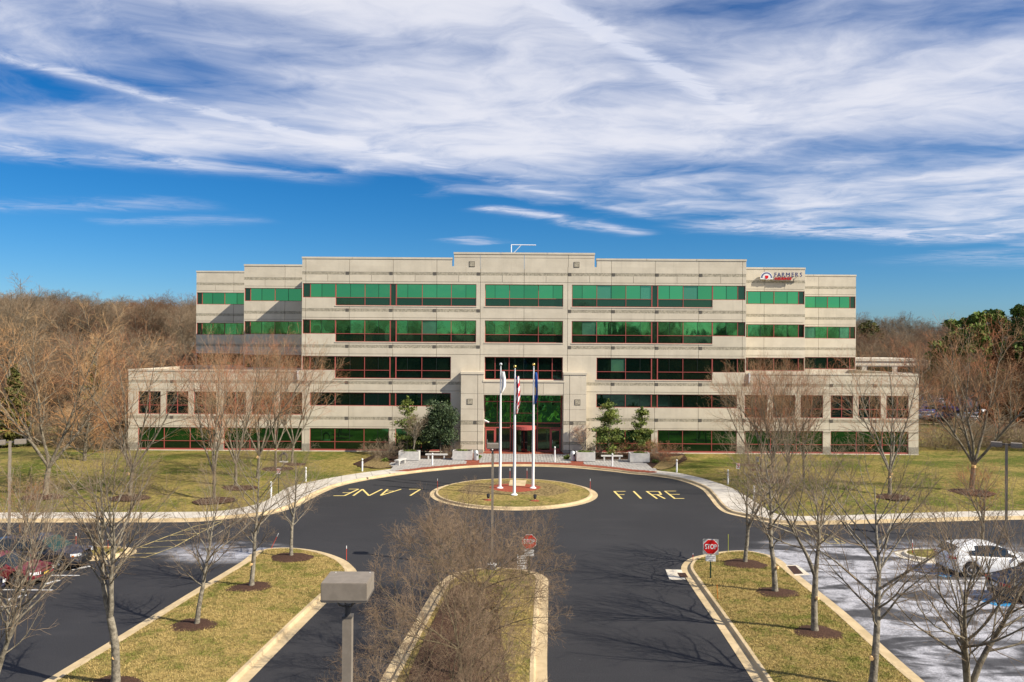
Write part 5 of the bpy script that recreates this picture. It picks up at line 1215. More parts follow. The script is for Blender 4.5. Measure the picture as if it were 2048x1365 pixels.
woodrow(20, 1690, 2100, 308, 322, 12, 15, WR, gR, .5, 'scrub')
woodrow(22, 1690, 2140, 330, 350, 14, 18, WR, gR, .35, 'scrub')
woodrow(20, 1690, 2150, 355, 380, 17, 22.5, WR, gR, .2)
woodrow(14, 1840, 2150, 205, 240, 8, 12, WR, gR, .5, 'scrub')
# wood behind the viewpoint, seen only mirrored in the glass: one mass
T_, C_ = tree_mesh(51, 'wood', 20.0); rb = np.random.default_rng(4); V0 = np.concatenate(T_.V+C_.V); 
A = Tubes()
for k in range(4): pass
o = bpy.data.objects.new('distant_wood', None)
mbw = []
def mass(n, x0, x1, y, h0, h1):
    allV = []; allF = []; off = 0; Fb = np.concatenate([np.concatenate(T_.F), np.concatenate(C_.F)+T_.n])
    sel = np.arange(0, len(Fb), 1)
    for i in range(n):
        s = rb.uniform(h0, h1)/20; a = rb.uniform(0, 6.28); c, s_ = math.cos(a), math.sin(a); V = V0*s*np.array([1.3, 1.3, 1]); V = np.stack([V[:, 0]*c-V[:, 1]*s_, V[:, 0]*s_+V[:, 1]*c, V[:, 2]], 1)+np.array([x0+(x1-x0)*(i+rb.uniform(-.3, .3))/n, y+rb.uniform(-6, 6), -.3])
        allV.append(V); allF.append(Fb+off); off += len(V)
    V = np.concatenate(allV); F = np.concatenate(allF).astype(np.int32); me = bpy.data.meshes.new('distant_wood'); me.vertices.add(len(V)); me.vertices.foreach_set('co', V.ravel().astype(np.float32)); me.loops.add(F.size); me.loops.foreach_set('vertex_index', F.ravel()); me.polygons.add(len(F)); me.polygons.foreach_set('loop_start', np.arange(0, F.size, 4, dtype=np.int32)); me.materials.append(M['twigwood']); me.update(calc_edges=True); return me
mw = mass(3, -26, 26, 0, 19, 25)
wd = None
T_, C_ = tree_mesh(91, 'scrub', 20.0); V0 = np.concatenate(T_.V+C_.V); mw2 = mass(5, -26, 26, 0, 13, 18)
for k in range(9):
    o2_ = obj('distant_wood', mw2, None, (-190+k*52, -138, 0), 0.0); tag(o2_, 'bare underwood mirrored as a dark band in the fourth floor windows', 'wood', 'underwood mirrored in the windows', 'stuff')
    o2_ = obj('distant_wood', mw2, None, (-215+k*54, -172, 0), math.pi); tag(o2_, 'bare underwood mirrored as a dark band in the fourth floor windows', 'wood', 'underwood mirrored in the windows', 'stuff')
    ow_ = obj('distant_wood', mw, None, (-208+k*52, -150-(k % 2)*8, 0), 0.0 if k % 2 else math.pi); tag(ow_, 'bare wood mirrored as dark crowns in the fourth floor windows', 'wood', 'wood mirrored in the windows', 'stuff')

# ------------------------------------------------------------------ far car park and building on the right
o = flat('road', [Vector((54, 124)), Vector((150, 124)), Vector((190, 200)), Vector((60, 200))], .02, 'asphalt')
kerb('kerb', [Vector((54, 123.4)), Vector((80, 123.5)), Vector((150, 123.5))], False, gut=.3)
fb = thing('low_office_building', (125, 262, 0), 'low tan flat roofed building with dark window strips behind the car park', 'building')
mb = MB(); mb.box(-24, 13, 0, 30, -1, 8.2); mb.build('wall', 'precast', fb); mb = MB(); mb.box(-24.2, 13.2, -.3, 30, 7.4, 8.3); mb.box(-24, 13, -.15, 0, 5.9, 6.3); mb.build('parapet', 'precast', fb)
for a, b, z0, z1 in [(-14, -10, 4.0, 5.6), (2, 8, 4.0, 5.6), (-8, 0, 4.0, 5.6), (9, 12, 4.0, 5.6), (-22, -15, .6, 2.4), (-12, 0, .6, 2.4), (2, 12, .6, 2.4)]:
    r = obj('window', None, fb, (a, -.02, z0)); mb = MB(); n = max(1, int((b-a)/2)); 
    for i in range(n+1): mb.box((b-a)*i/n-.06, (b-a)*i/n+.06, -.1, 0, 0, z1-z0)
    mb.box(0, b-a, -.09, 0, -.08, 0); mb.build('frame', 'darkbar', r); mb = MB(); mb.box(.06, b-a-.06, -.05, 0, 0, z1-z0); mb.build('pane', 'glassdark', r)
fz = thing('railing', (evp(1832, 121.5), 121.5, .1), 'black iron railing beside the far car park at the end of the building', 'railing')
mb = MB(); L_ = 5.2
for i in range(9): mb = MB(); mb.tube([(i*L_/8, 0, 0), (i*L_/8, 0, 1.15)], .03, 5); mb.build('post', 'black', fz)
mb = MB(); mb.tube([(0, 0, 1.1), (L_, 0, 1.1)], .03, 5); mb.tube([(0, 0, .2), (L_, 0, .2)], .025, 5); mb.build('rail', 'black', fz)
# dark round evergreens at the far side of the car park, mirrored in the glass
lm = leaf_mesh(300, 'crown', 'everdark', 'round', 9000, .55, 20.0, 8.0)
for i, (px_, h) in enumerate([(560, 17), (612, 18.5), (665, 17.5), (700, 20), (745, 20.5), (800, 16.5), (850, 17), (905, 18.5), (945, 17), (1010, 16.5), (1062, 21), (1098, 22), (1135, 18.5), (1180, 20.5), (1215, 22), (1250, 21.5), (1292, 21), (1345, 17), (1385, 19.5), (1425, 21), (1460, 21), (1530, 19), (1580, 20.5), (1650, 19)]):
    tag(obj('distant_wood', lm, None, (.204*(px_-1024), -146-(i % 3)*5, -.3), i*1.3), 'dark round evergreens mirrored in the fourth floor windows', 'wood', 'evergreens mirrored in the windows', 'stuff').scale = (h/20*.95, h/20*.95, h/20)
# ------------------------------------------------------------------ vehicles
def sstep(x, a, b): t = min(1, max(0, (x-a)/(b-a))); return t*t*(3-2*t)
def interp(x, tb):
    if x <= tb[0][0]: return tb[0][1]
    for (x0, y0), (x1, y1) in zip(tb, tb[1:]):
        if x <= x1: t = (x-x0)/(x1-x0); return y0+(y1-y0)*t
    return tb[-1][1]
def make_car(label, p, paintm, kind, glassm='cargl', group=None, spokes=10, front_plate=False):
    L, Wd, H, wb = p['L'], p['W'], p['H'], p['wb']; xf = L/2; rw_ = p.get('rw', .34); xa = xf-p.get('fo', .92); xr = xa-wb
    belt = p['belt']; roof = p['roof']; hw = Wd/2
    t = thing('parked_car', (0, 0, 0), label, 'car', group)
    N_ = 96; xs = [-xf+L*i/N_ for i in range(N_+1)]
    def half(x):
        e = min(xf-x, x+xf); return hw*(1-.20*(1-min(1, e/.55))**2.2)*(1-.03*abs(x/xf)**2)
    def bottom(x):
        z = .23+.14*(1-sstep(min(xf-x, x+xf), 0, .5)); 
        for c in (xa, xr):
            d = abs(x-c); R_ = rw_+.075
            if d < R_: z = max(z, math.sqrt(max(0, R_*R_-d*d))+rw_-.02)
        return z
    body = MB(); rows = []
    for x in xs:
        h = half(x); zb = bottom(x); zt = interp(x, belt); e = min(xf-x, x+xf); rd = 1-sstep(e, 0, .22)
        zt2 = zt-.14*rd; zl = max(zb, .30); w_ = zt2-zb
        sec = [(h*.90, zb), (h*.985, zb+.02+.04), (h, zb+max(.06, w_*.45)), (h*.985, zb+max(.07, w_*.78)), (h*.935, zt2-.03), (h*.86, zt2), (h*.45, zt2+.025), (0, zt2+.035)]
        rows.append([(x, y, z) for y, z in sec]+[(x, -y, z) for y, z in sec[-2::-1]])
    k = len(rows[0]); vs = [v for r in rows for v in r]
    fs = [(i*k+j, i*k+j+1, (i+1)*k+j+1, (i+1)*k+j) for i in range(N_) for j in range(k-1)]+[tuple(range(k))[::-1], tuple(N_*k+j for j in range(k))]
    body.add(vs, fs)
    GLS = {k: MB() for k in ('windscreen', 'rear_window', 'side_window', 'side_window_')}; xg = [x for x in xs if interp(x, roof) > interp(x, belt)+.01]; gx = [xg[0]-L/N_]+xg+[xg[-1]+L/N_]
    def gsec(x):
        zb = interp(x, belt)-.01; zr = max(interp(x, roof), zb+.001); h = half(x); u = (zr-zb)/(H-zb)
        wr = h*(.93-.20*u); return [(x, h*.925, zb), (x, (h*.93+wr)/2+.012, zb+(zr-zb)*.5), (x, wr, zr-.05*u), (x, wr*.82, zr-.005), (x, wr*.4, zr+.015), (x, 0, zr+.02)]
    pill = p['pillars']; ws0, ws1, rg0, rg1 = p['ws0'], p['ws1'], p['rg0'], p['rg1']    # windshield x-range, rear glass range
    sec = [gsec(x) for x in gx]
    for i in range(len(gx)-1):
        a, b = sec[i], sec[i+1]; xm = (gx[i]+gx[i+1])/2
        for j in range(5):
            side = j < 2; isg = False
            if side: isg = p['sg0'] < xm < p['sg1'] and not any(abs(xm-q) < .05 for q in pill) and (j == 0 or not p.get('tapered') or p['sg0']+.35 < xm < p['sg1']-.35)
            elif j >= 3 or j == 2: isg = (ws1 < xm < ws0) or (rg1 < xm < rg0)
            if j == 2 and not ((ws1 < xm < ws0) or (rg1 < xm < rg0)): isg = False
            for s in (1, -1):
                q = [(v[0], v[1]*s, v[2]) for v in (a[j], a[j+1], b[j+1], b[j])]; (GLS['windscreen' if (j >= 2 and xm > 0) else 'rear_window' if j >= 2 else 'side_window' if s > 0 else 'side_window_'] if isg else body).add(q, [(0, 1, 2, 3)])
    body.build('body', paintm, t, smooth=True); 
    for k, g_ in GLS.items():
        if g_.f: g_.build(k.rstrip('_'), glassm if k == 'windscreen' else 'cargl', t, smooth=True)
    ub = MB(); ub.box(-xf+.25, xf-.25, -hw*.80, hw*.80, .2, .62); ub.build('underbody', 'black', t)
    tr = MB()
    for s in (1, -1):
        for c in (xa, xr):
            pts = [(c+math.cos(a)*(rw_+.085), s*(half(c)-.005), rw_-.02+math.sin(a)*(rw_+.085)) for a in [math.pi*i/10 for i in range(11)]]; tr.tube(pts, .02, 5)
    for xx in (xf-.02, -xf+.02): tr.box(xx-.03, xx+.03, -hw*.62, hw*.62, .24, .38)
    tr.build('trim', 'black', t)
    for c in (xa, xr):
        for s in (1, -1):
            wh = obj('wheel', None, t, (c, s*(hw-.12), rw_)); mb = MB(); mb.lathe([(rw_*.62, -.10), (rw_*.93, -.11), (rw_, -.07), (rw_, .07), (rw_*.93, .11), (rw_*.62, .10)], 28)
            mb.v = [(a, cc*-1 if False else cc, b) for a, b, cc in mb.v]; mb.build('tyre', 'tyre', wh, smooth=False)
            mb = MB(); mb.lathe([(rw_*.66, .085), (rw_*.66, .105), (rw_*.60, .105), (rw_*.60, .04)], 24); mb.lathe([(rw_*.16, .04), (rw_*.16, .10), (rw_*.1, .11)], 12)
            for q in range(spokes):
                a = 2*math.pi*q/spokes; c_, s_ = math.cos(a), math.sin(a); n = (-s_*rw_*.055, c_*rw_*.055); r0, r1 = rw_*.1, rw_*.63
                mb.add([(r0*c_-n[0], r0*s_-n[1], .095), (r1*c_-n[0], r1*s_-n[1], .095), (r1*c_+n[0], r1*s_+n[1], .095), (r0*c_+n[0], r0*s_+n[1], .095)], [(0, 1, 2, 3)])
            mb.v = [(a, cc*s, b) for a, b, cc in mb.v]; mb.build('rim', 'rim', wh)
    def lamp(name, m, x0, x1, z0, z1, s, front, y0=.55):
        mb = MB(); n = 7; vs = []
        for i in range(n+1):
            u = i/n; y = (y0+(1-y0)*min(1, u*1.35)); 
            if u*1.35 <= 1: xx = (xf+.012) if front else (-xf-.012); yy = hw*y*.80/.80
            else: xx = (xf-(u-.74)/.26*x0) if front else (-xf+(u-.74)/.26*x0); yy = hw
            yy = min(yy, half(xx if abs(xx) < xf else math.copysign(xf-.01, xx))+.008) if abs(xx) < xf else min(yy, half(math.copysign(xf-.001, xx))+.004)
            vs += [(xx, yy*s, z0+x1*u*.3), (xx, yy*s, z1)]
        mb.add(vs, [(2*i, 2*i+2, 2*i+3, 2*i+1) for i in range(n)]); mb.build(name, m, t)
    zf = p.get('zl', .66)
    for s in (1, -1):
        lamp('headlight', 'headlight', .34, .05, zf-.08, zf+.07, s, True, .52); lamp('taillight', 'taillight', .26, .0, p.get('zt', .85)-.08, p.get('zt', .85)+.07, s, False, .5)
        mb = MB(); mx = p['ws0']-.25; mb.tube([(mx, s*(hw*.9), belt_z(belt, mx)+.03), (mx-.03, s*(hw+.13), belt_z(belt, mx)+.09)], [.03, .09], 8); mb.build('mirror', paintm, t)
        mb = MB(); mb.box(xf-.33, xf-.16, s*half(xf-.25)-.01, s*half(xf-.25)+.01, zf-.09, zf-.01); mb.build('turn_signal', 'amber', t)
    mb = MB(); mb.box(-xf-.02, -xf+.02, -.26, .26, p.get('zp', .72)-.07, p.get('zp', .72)+.07); mb.build('number_plate', 'signwhite', t)
    mb = MB(); mb.box(xf-.02, xf+.012, -.42, .42, .48, .62); mb.build('grille', 'black', t)
    if front_plate: mb = MB(); mb.box(xf, xf+.03, -.2, .2, .42, .56); mb.build('front_plate', 'flagyellow', t)
    for q in (pill or [-.05, -1.0])[:2]:
        for s in (1, -1): mb = MB(); zz = belt_z(belt, q)-.10; mb.box(q-.28, q-.10, s*(half(q)*.975)-.012, s*(half(q)*.975)+.012, zz-.015, zz+.015); mb.build('door_handle', paintm, t)
    return t
def belt_z(b, x): return interp(x, b)
SEDAN = dict(L=4.75, W=1.8, H=1.45, wb=2.72, fo=.95, belt=[(-2.38, .80), (-2.2, .98), (-1.5, 1.02), (-.2, .98), (.9, .95), (1.2, .92), (2.1, .76), (2.38, .60)], roof=[(-2.2, .9), (-1.95, 1.0), (-1.05, 1.38), (-.5, 1.45), (.1, 1.43), (.45, 1.36), (1.28, .90), (1.4, .8)],
             ws0=1.25, ws1=.40, rg0=-1.0, rg1=-1.85, sg0=-1.30, sg1=.85, pillars=[.02, -.95], zl=.64, zt=.86)
SUVW = 0
SUV = dict(L=4.75, W=1.88, H=1.70, wb=2.78, fo=.93, rw=.37, belt=[(-2.38, .92), (-2.2, 1.12), (-1.5, 1.14), (-.2, 1.08), (.9, 1.04), (1.2, 1.01), (2.1, .88), (2.38, .70)], roof=[(-2.42, 1.0), (-2.28, 1.18), (-1.95, 1.60), (-1.5, 1.67), (-.5, 1.70), (.2, 1.66), (.5, 1.58), (1.22, 1.0), (1.3, .9)],
           ws0=1.2, ws1=.46, rg0=-1.96, rg1=-2.28, sg0=-1.62, sg1=.78, pillars=[-.02, -.98], zl=.78, zt=1.00, zp=.86)
def place(c, x, y, rz=0.0, z=0.0): c.location = (x, y, z); c.rotation_euler = (0, 0, rz); return c
wagon = dict(SUV, H=1.6)
SUV2 = dict(SUV, H=1.66, roof=[(-2.42, 1.0), (-2.30, 1.16), (-1.98, 1.50), (-1.5, 1.60), (-.7, 1.66), (-.2, 1.66), (.2, 1.60), (.6, 1.46), (1.30, 1.0), (1.38, .9)], ws0=1.28, ws1=.42, rg0=-1.9, rg1=-2.28, sg0=-1.45, sg1=.98, pillars=[], tapered=True)
place(make_car('black car with greenish windscreen parked nose to the right beside the left end island', dict(SUV, H=1.78, zl=.84), 'carblack', 's', 'cargreen', spokes=5), -24.9, 42.3)
place(make_car('dark red car parked between the black car and the dark blue one', SEDAN, 'carred', 's', front_plate=True), -25.4, 39.55)
place(make_car('dark blue car with bright headlight cut by the left edge', SEDAN, 'carnavy', 's'), -26.3, 37.1)
place(make_car('dark car partly visible behind the black car at the left edge', wagon, 'carblack', 'w'), -31.3, 40.9)
place(make_car('white sport utility car parked beside the right end island', SUV2, 'carwhite', 's'), 25.25, 42.3)
place(make_car('dark saloon with a red tail lamp at the right edge', SEDAN, 'carblack', 's'), 25.35, 37.9)
FL_ = {}
for nm, pr, pm in (('silver', SEDAN, 'carsilver'), ('white', SUV, 'carwhite'), ('black', SUV, 'carblack'), ('blue', SEDAN, 'carblue')):
    FL_[nm] = make_car('x', pr, pm, 's', group='cars in the far car park')
GC = 'cars in the far car park'
spots = [('black', 1882, 127.5, 1.57, 'black car facing the kerb of the far car park'), ('silver', 1852, 131.0, 1.57, 'silver car left of the black one in the far car park'), ('silver', 1935, 129.0, 1.57, 'silver car beside the gap in the far car park kerb'),
         ('blue', 1906, 149.0, 1.57, 'bright blue car in the far car park'), ('white', 1980, 133.0, 0.2, 'white car behind the big twin stemmed tree'), ('white', 2022, 131.0, 0.0, 'white car facing left in the far car park'),
         ('silver', 2050, 128.0, 0.0, 'silver car at the right edge of the far car park'), ('black', 1855, 152.0, 1.57, 'dark car in the second row of the far car park'), ('silver', 1880, 165.0, 1.57, 'silver car in the back row of the far car park'),
         ('black', 1995, 127.0, 0.1, 'dark car in front of the white ones in the far car park'), ('blue', 1850, 142.0, 1.57, 'dark blue car next to the building end in the far car park')]
used_ = set()
for nm, px_, Y, rz, lb in spots:
    if nm in used_: c = clone(FL_[nm], (evp(px_, Y), Y, .03), rz, 1.0, lb, GC)
    else: c = place(FL_[nm], evp(px_, Y), Y, rz, .03); c['label'] = lb; used_.add(nm)

# ------------------------------------------------------------------ lamps
def shoebox(parent, s, depth, h, z, cx_=0, cy_=0, rz=0):
    hd = obj('lamp_head', None, parent, (cx_, cy_, z), rz); bm = bmesh.new(); bmesh.ops.create_cube(bm, size=1.0)
    for v in bm.verts:
        v.co.x *= s; v.co.y *= depth; v.co.z *= h
    bmesh.ops.bevel(bm, geom=bm.edges[:], offset=.008, segments=2, affect='EDGES'); me = bpy.data.meshes.new('housing'); bm.to_mesh(me); bm.free(); me.materials.append(M['lampbody']); obj('housing', me, hd, (0, 0, h/2))
    mb = MB(); mb.box(-s*.44, s*.44, -depth*.44, depth*.44, -.012, .004); mb.build('lens', 'lens', hd)
    mb = MB(); mb.box(-s/2-.004, s/2+.004, -depth/2-.004, depth/2+.004, .02, .035); mb.build('seam', 'lampdark', hd)
    mb = MB()
    for q, w_ in ((-.35, .8), (.42, .8)): mb.lathe([(.006, h), (.006, h+.01)], 6, c=(q*s, .38*depth, 0))
    mb.build('rivet', 'signwhite', hd); return hd
def lamp_single(x, y, top, s, lbl, pw=.11, z0=.2):
    t = thing('parking_lot_lamp', (x, y, z0), lbl, 'street lamp'); h = .265*s/.63; zt = top-h-z0
    shoebox(t, s, s*.92, h, zt)
    mb = MB(); neck = zt-.26*s/.63; mb.tube([(0, 0, neck-.0), (0, 0, zt-.12)], .045*s/.63, 10)
    for a in (0.6, 2.2, 3.75, 5.35):
        c, s_ = math.cos(a), math.sin(a); mb.tube([(0, 0, zt-.13), (c*.10*s, s_*.10*s, zt-.13), (c*.20*s, s_*.20*s, zt-.10), (c*.28*s, s_*.28*s, zt-.0)], .014*s/.63, 6)
    mb.build('bracket', 'lampdark', t)
    mb = MB(); mb.box(-pw/2, pw/2, -pw/2, pw/2, 0, neck-.02); mb.build('pole', 'lampbody', t); mb = MB(); mb.box(-pw/2-.006, pw/2+.006, -pw/2-.006, pw/2+.006, neck-.03, neck); mb.build('pole_cap', 'lampdark', t)
    mb = MB(); mb.lathe([(.26, -.3), (.26, .38)], 20); mb.build('base', 'plantconc', t); return t
lamp_single(-2.3, 11.3, 8.6, .64, 'grey box head parking lot lamp close to the camera at the bottom of the photo', .13)
lamp_single(-.98, 42.0, 6.72, .60, 'grey box head lamp in the median in front of the entrance', .12, .0)
def lamp_double(x, y, top, lbl, rz):
    t = thing('parking_lot_lamp', (x, y, .1), lbl, 'street lamp', None, rz); zt = top-.42
    for s in (-1, 1): shoebox(t, .60, .5, .26, zt, s*.52)
    mb = MB(); mb.box(-.3, .3, -.04, .04, zt+.08, zt+.18); mb.build('arm', 'lampdark', t); mb = MB(); mb.box(-.075, .075, -.075, .075, 0, zt+.2); mb.build('pole', 'lampbody', t); return t
p = Hh(20, 885, 47.0); lamp_double(p.x, 47.0, p.z+.2, 'twin head parking lot lamp at the left edge', .5)
p = Hh(2013, 890, 48.5); lamp_double(p.x, 48.5, p.z+.2, 'twin head parking lot lamp at the right edge', -.55)

# ------------------------------------------------------------------ flagpoles and flags
def flag(pole, lbl, w_, h_, z, mats, fn, seed, nm='flag'):
    rr = random.Random(seed); mb = MB(); nr, nc = 40, 14; vs = []
    for i in range(nr+1):
        u = i/nr; spread = (w_*(.55+.75*math.sin(u*2.6+.3)))*(1-.45*max(0, u-.7)/.3)
        for j in range(nc+1):
            v = j/nc; ph = v*9.5+u*1.6+seed; vs.append((.05+spread*(v*.75)+.05*math.sin(ph*1.3)*v, -.02-.14*math.sin(ph)*(.3+.7*v)*min(1, u*4+.2), -u*h_-.22*v*math.sin(u*3)))
    fs = [(i*(nc+1)+j, (i+1)*(nc+1)+j, (i+1)*(nc+1)+j+1, i*(nc+1)+j+1) for i in range(nr) for j in range(nc)]
    mb.v = vs; mb.f = fs; mb.mi = [fn(i/nr, j/nc) for i in range(nr) for j in range(nc)]; c = Vector((.02, -.05, 0))
    o = mb.build(nm, mats, None, (pole.location.x+.05, pole.location.y-.05, z), smooth=True); return tag(o, lbl, 'flag')
def pole(px_, py_, top, lbl, ball='gold'):
    p = G(px_, py_, .28); t = thing('flagpole', (p.x, p.y, .24), lbl, 'flagpole', None); H_ = top-.24
    mb = MB(); mb.lathe([(.115, 0), (.115, H_*.25), (.075, H_*.75), (.05, H_)], 20); mb.build('shaft', 'white', t, smooth=False)
    mb = MB(); mb.lathe([(.26, 0), (.27, .04), (.2, .09), (.13, .13)], 24); mb.build('flash_collar', 'white', t)
    mb = MB(); mb.lathe([(.035, H_), (.06, H_+.04), (.05, H_+.09), (.03, H_+.12)], 12); mb.build('truck', 'alu', t)
    mb = MB(); r_ = .125; mb.lathe([(r_*math.sin(math.pi*(i+.02)/12), H_+.12+r_-r_*math.cos(math.pi*(i+.02)/12)) for i in range(13)], 16); mb.build('ball', ball, t, smooth=True)
    mb = MB(); mb.tube([(.0, -.13, 1.2), (.03, -.09, H_)], .008, 4); mb.build('halyard', 'signwhite', t)
    return t
pL = pole(1000, 976, 10.1, 'left white flagpole carrying the white flag', 'alu'); pC = pole(1028.5, 989.5, 10.0, 'middle white flagpole standing in front of the other two'); pR = pole(1066, 976, 10.1, 'right white flagpole carrying the blue flag')
M['alu'] = M['alu']
flag(pL, 'limp white flag with faint purple print on the left pole', .30, 1.65, 9.75, ['signwhite', 'navy'], lambda u, v: 1 if (.25 < u < .5 and .45 < v < .6 and int(u*60) % 3 == 0) else 0, 1)
flag(pC, 'limp stars and stripes on the middle pole', .34, 2.9, 9.5, ['flagred', 'signwhite', 'navy'], lambda u, v: 2 if (u < .30 and v < .45) else int((u*9+v*4.0)) % 2, 2)
flag(pR, 'limp blue flag with a yellow patch on the right pole', .30, 2.5, 9.7, ['blue', 'flagyellow'], lambda u, v: 1 if (.45 < u < .72 and .05 < v < .35) else 0, 3.4)
for px_, py_, lb in ((976.5, 1000, 'small black floodlight left of the flagpoles'), (1070, 1001.5, 'small floodlight right of the flagpoles on the island')):
    p = G(px_, py_, .2); t = thing('floodlight', (p.x, p.y, .17), lb, 'floodlight', None); mb = MB(); mb.tube([(0, 0, 0), (0, 0, .25)], .03, 6); mb.build('stem', 'alu', t)
    mb = MB(); mb.tube([(0, -.12, .22), (0, .0, .32), (0, .1, .40)], [.09, .13, .14], 8); mb.build('housing', 'black', t)
    bed(p.x, p.y, .13, .45, 'little patch of red mulch under the %s' % lb.replace(' on the island', ''), 'redmulch')

# ------------------------------------------------------------------ signs
def octo(r): return [(r*math.cos(math.pi/8+i*math.pi/4), r*math.sin(math.pi/8+i*math.pi/4)) for i in range(8)]
def xz_plate(pts, y0, y1, m, name, parent, z=0):
    mb = MB(); k = len(pts); mb.add([(p[0], y0, p[1]+z) for p in pts]+[(p[0], y1, p[1]+z) for p in pts], [tuple(range(k)), tuple(range(2*k-1, k-1, -1))]+[(i, k+i, k+(i+1) % k, (i+1) % k) for i in range(k)]); return mb.build(name, m, parent)
def rrect(w_, h_, r=.05):
    o = []
    for cx_, cz_, a0 in ((w_/2-r, h_/2-r, 0), (-w_/2+r, h_/2-r, 90), (-w_/2+r, -h_/2+r, 180), (w_/2-r, -h_/2+r, 270)):
        for k in range(5): a = R(a0+22.5*k); o.append((cx_+r*math.cos(a), cz_+r*math.sin(a)))
    return o
def words(txt, size, m, parent, x, y, z, sx=1.0, name='lettering', bold=0.0):
    me = text_mesh(txt, size, .002, name, bold); me.materials.append(M[m]); o = obj(name, me, parent, (x, y, z)); o.rotation_euler = (R(90), 0, 0); o.scale = (sx, 1, 1); return o
def stop_sign(px_, py_, zc, lbl, back=True, plaque=True):
    p = G(px_, py_, .16); t = thing('stop_sign', (p.x, p.y, .14), lbl, 'stop sign', None, -.1)
    mb = MB(); mb.box(-.035, .035, -.02, .02, 0, zc+.2); mb.build('post', 'greenpost', t)
    r = .40; zc_ = zc
    if back: xz_plate(rrect(.79, .79, .06), -.035, -.025, 'alu', 'backing_plate', t, zc_)
    xz_plate(octo(r), -.045, -.036, 'signwhite', 'white_rim', t, zc_); xz_plate(octo(r*.94), -.05, -.0455, 'signred', 'red_face', t, zc_)
    words('STOP', .33, 'signwhite', t, 0, -.053, zc_+.0, .74, bold=.009)
    if plaque:
        xz_plate(rrect(.50, .32, .01), -.045, -.035, 'signwhite', 'plaque', t, zc_-.57)
        for i, wds in enumerate(('AUTHORIZED', 'VEHICLES ONLY')): words(wds, .066, 'alu', t, 0, -.048, zc_-.49-.09*i)
        mb = MB(); mb.box(-.11, .11, -.05, -.047, zc_-.685, zc_-.665); mb.build('rule', 'black', t)
    return t
stop_sign(1421, 1157, 1.62, 'red stop sign with white plaque at the tip of the right island')
stop_sign(1058, 1149, 1.70, 'red stop sign behind the bare tree in the median', False, True)
p = G(1043.5, 1153, .16); t = thing('direction_sign', (p.x, p.y, .14), 'small direction sign of three plates beside the median stop sign', 'sign'); mb = MB(); mb.box(-.03, .03, -.02, .02, 0, 1.15); mb.build('post', 'greenpost', t)
for i, z in enumerate((1.02, .76, .50)):
    xz_plate(rrect(.46, .2, .01), -.04, -.03, 'signwhite', 'plate', t, z)
    mb = MB()
    for q in range(2): mb.box(-.18, .16-.05*i, -.044, -.041, z-.05+.07*q, z-.02+.07*q)
    mb.build('print', 'black', t)
def small_sign(px_, py_, top, lbl, face='signwhite', w_=.31, h_=.46, pinkc=True):
    p = ground_at(px_, py_, True); t = thing('small_sign', (p.x, p.y, p.z), lbl, 'sign'); mb = MB(); mb.box(-.03, .03, -.02, .02, -.1, top); mb.build('post', 'greenpost', t)
    xz_plate(rrect(w_, h_, .02), -.035, -.022, face, 'plate', t, top-.22)
    if pinkc:
        mb = MB(); n = 16
        for i in range(n):
            a0, a1 = 2*math.pi*i/n, 2*math.pi*(i+1)/n; mb.add([(r_*math.cos(a), -.038, top-.14+r_*math.sin(a)) for r_, a in ((.09, a0), (.125, a0), (.125, a1), (.09, a1))], [(0, 1, 2, 3)])
        mb.add([(-.09, -.040, top-.08), (-.06, -.040, top-.05), (.09, -.040, top-.20), (.06, -.040, top-.23)], [(0, 1, 2, 3)]); mb.box(-.11, .11, -.040, -.036, top-.37, top-.33); mb.build('prohibition_mark', 'signred', t)
small_sign(557, 988, 2.0, 'small white and red no parking sign on the left lawn', pinkc=True)
small_sign(1476, 975, 2.0, 'small white and red no parking sign on the right lawn', pinkc=True)
small_sign(1514, 952, 1.7, 'small grey sign back among the right lawn trees', 'alu', pinkc=False)
# marker stakes along the kerbs
def stake(px_, py0, py1, m, lbl, dx=0.0, z=.15):
    p = G(px_, py1, z); q = Hh(px_+dx, py0, p.y); t = thing('marker_stake', (p.x, p.y, z-.1), lbl, 'marker stake'); L_ = Vector((q.x-p.x, 0, q.z-z+.1))
    mb = MB(); mb.tube([(0, 0, 0), L_*.8], .016, 5); mb.build('rod', m, t); mb = MB(); mb.tube([L_*.8, L_], .02, 5); mb.build('reflective_tip', 'signwhite' if m == 'stakered' else m, t)
for a in [(1020, 937, 959, 'stakered', 'red marker stake left of the path on the flagpole island'), (1054, 937, 958, 'stakered', 'red marker stake right of the path on the flagpole island'), (875, 957, 978, 'stakered', 'red marker stake at the left edge of the flagpole island'), (1180.5, 958, 978, 'stakered', 'red marker stake at the right edge of the flagpole island'),
          (693, 1092, 1117, 'stakered', 'red marker stake at the nose of the left planting island'), (541, 1067, 1097, 'stakered', 'leaning red marker stake behind the left planting island', 16), (1456.6, 1069, 1103.5, 'stakegreen', 'yellow green marker stake at the tip of the right island'), (1386, 1107, 1117, 'stakered', 'short red marker stake left of the stop sign'),
          (1436, 1170, 1198, 'stakeorange', 'thin orange marker stake in the grass below the stop sign', -2), (1825, 1080, 1106, 'stakered', 'red marker stake at the nose of the right end island'), (216, 1075, 1098, 'stakered', 'red marker stake on the left end island near its nose'), (152, 1067, 1090, 'stakered', 'red marker stake behind the black car'), (39.5, 1050, 1079, 'stakeorange', 'pale stake behind the parked cars at the left edge')]:
    stake(a[0], a[1], a[2], a[3], a[4], a[5] if len(a) > 5 else 0)
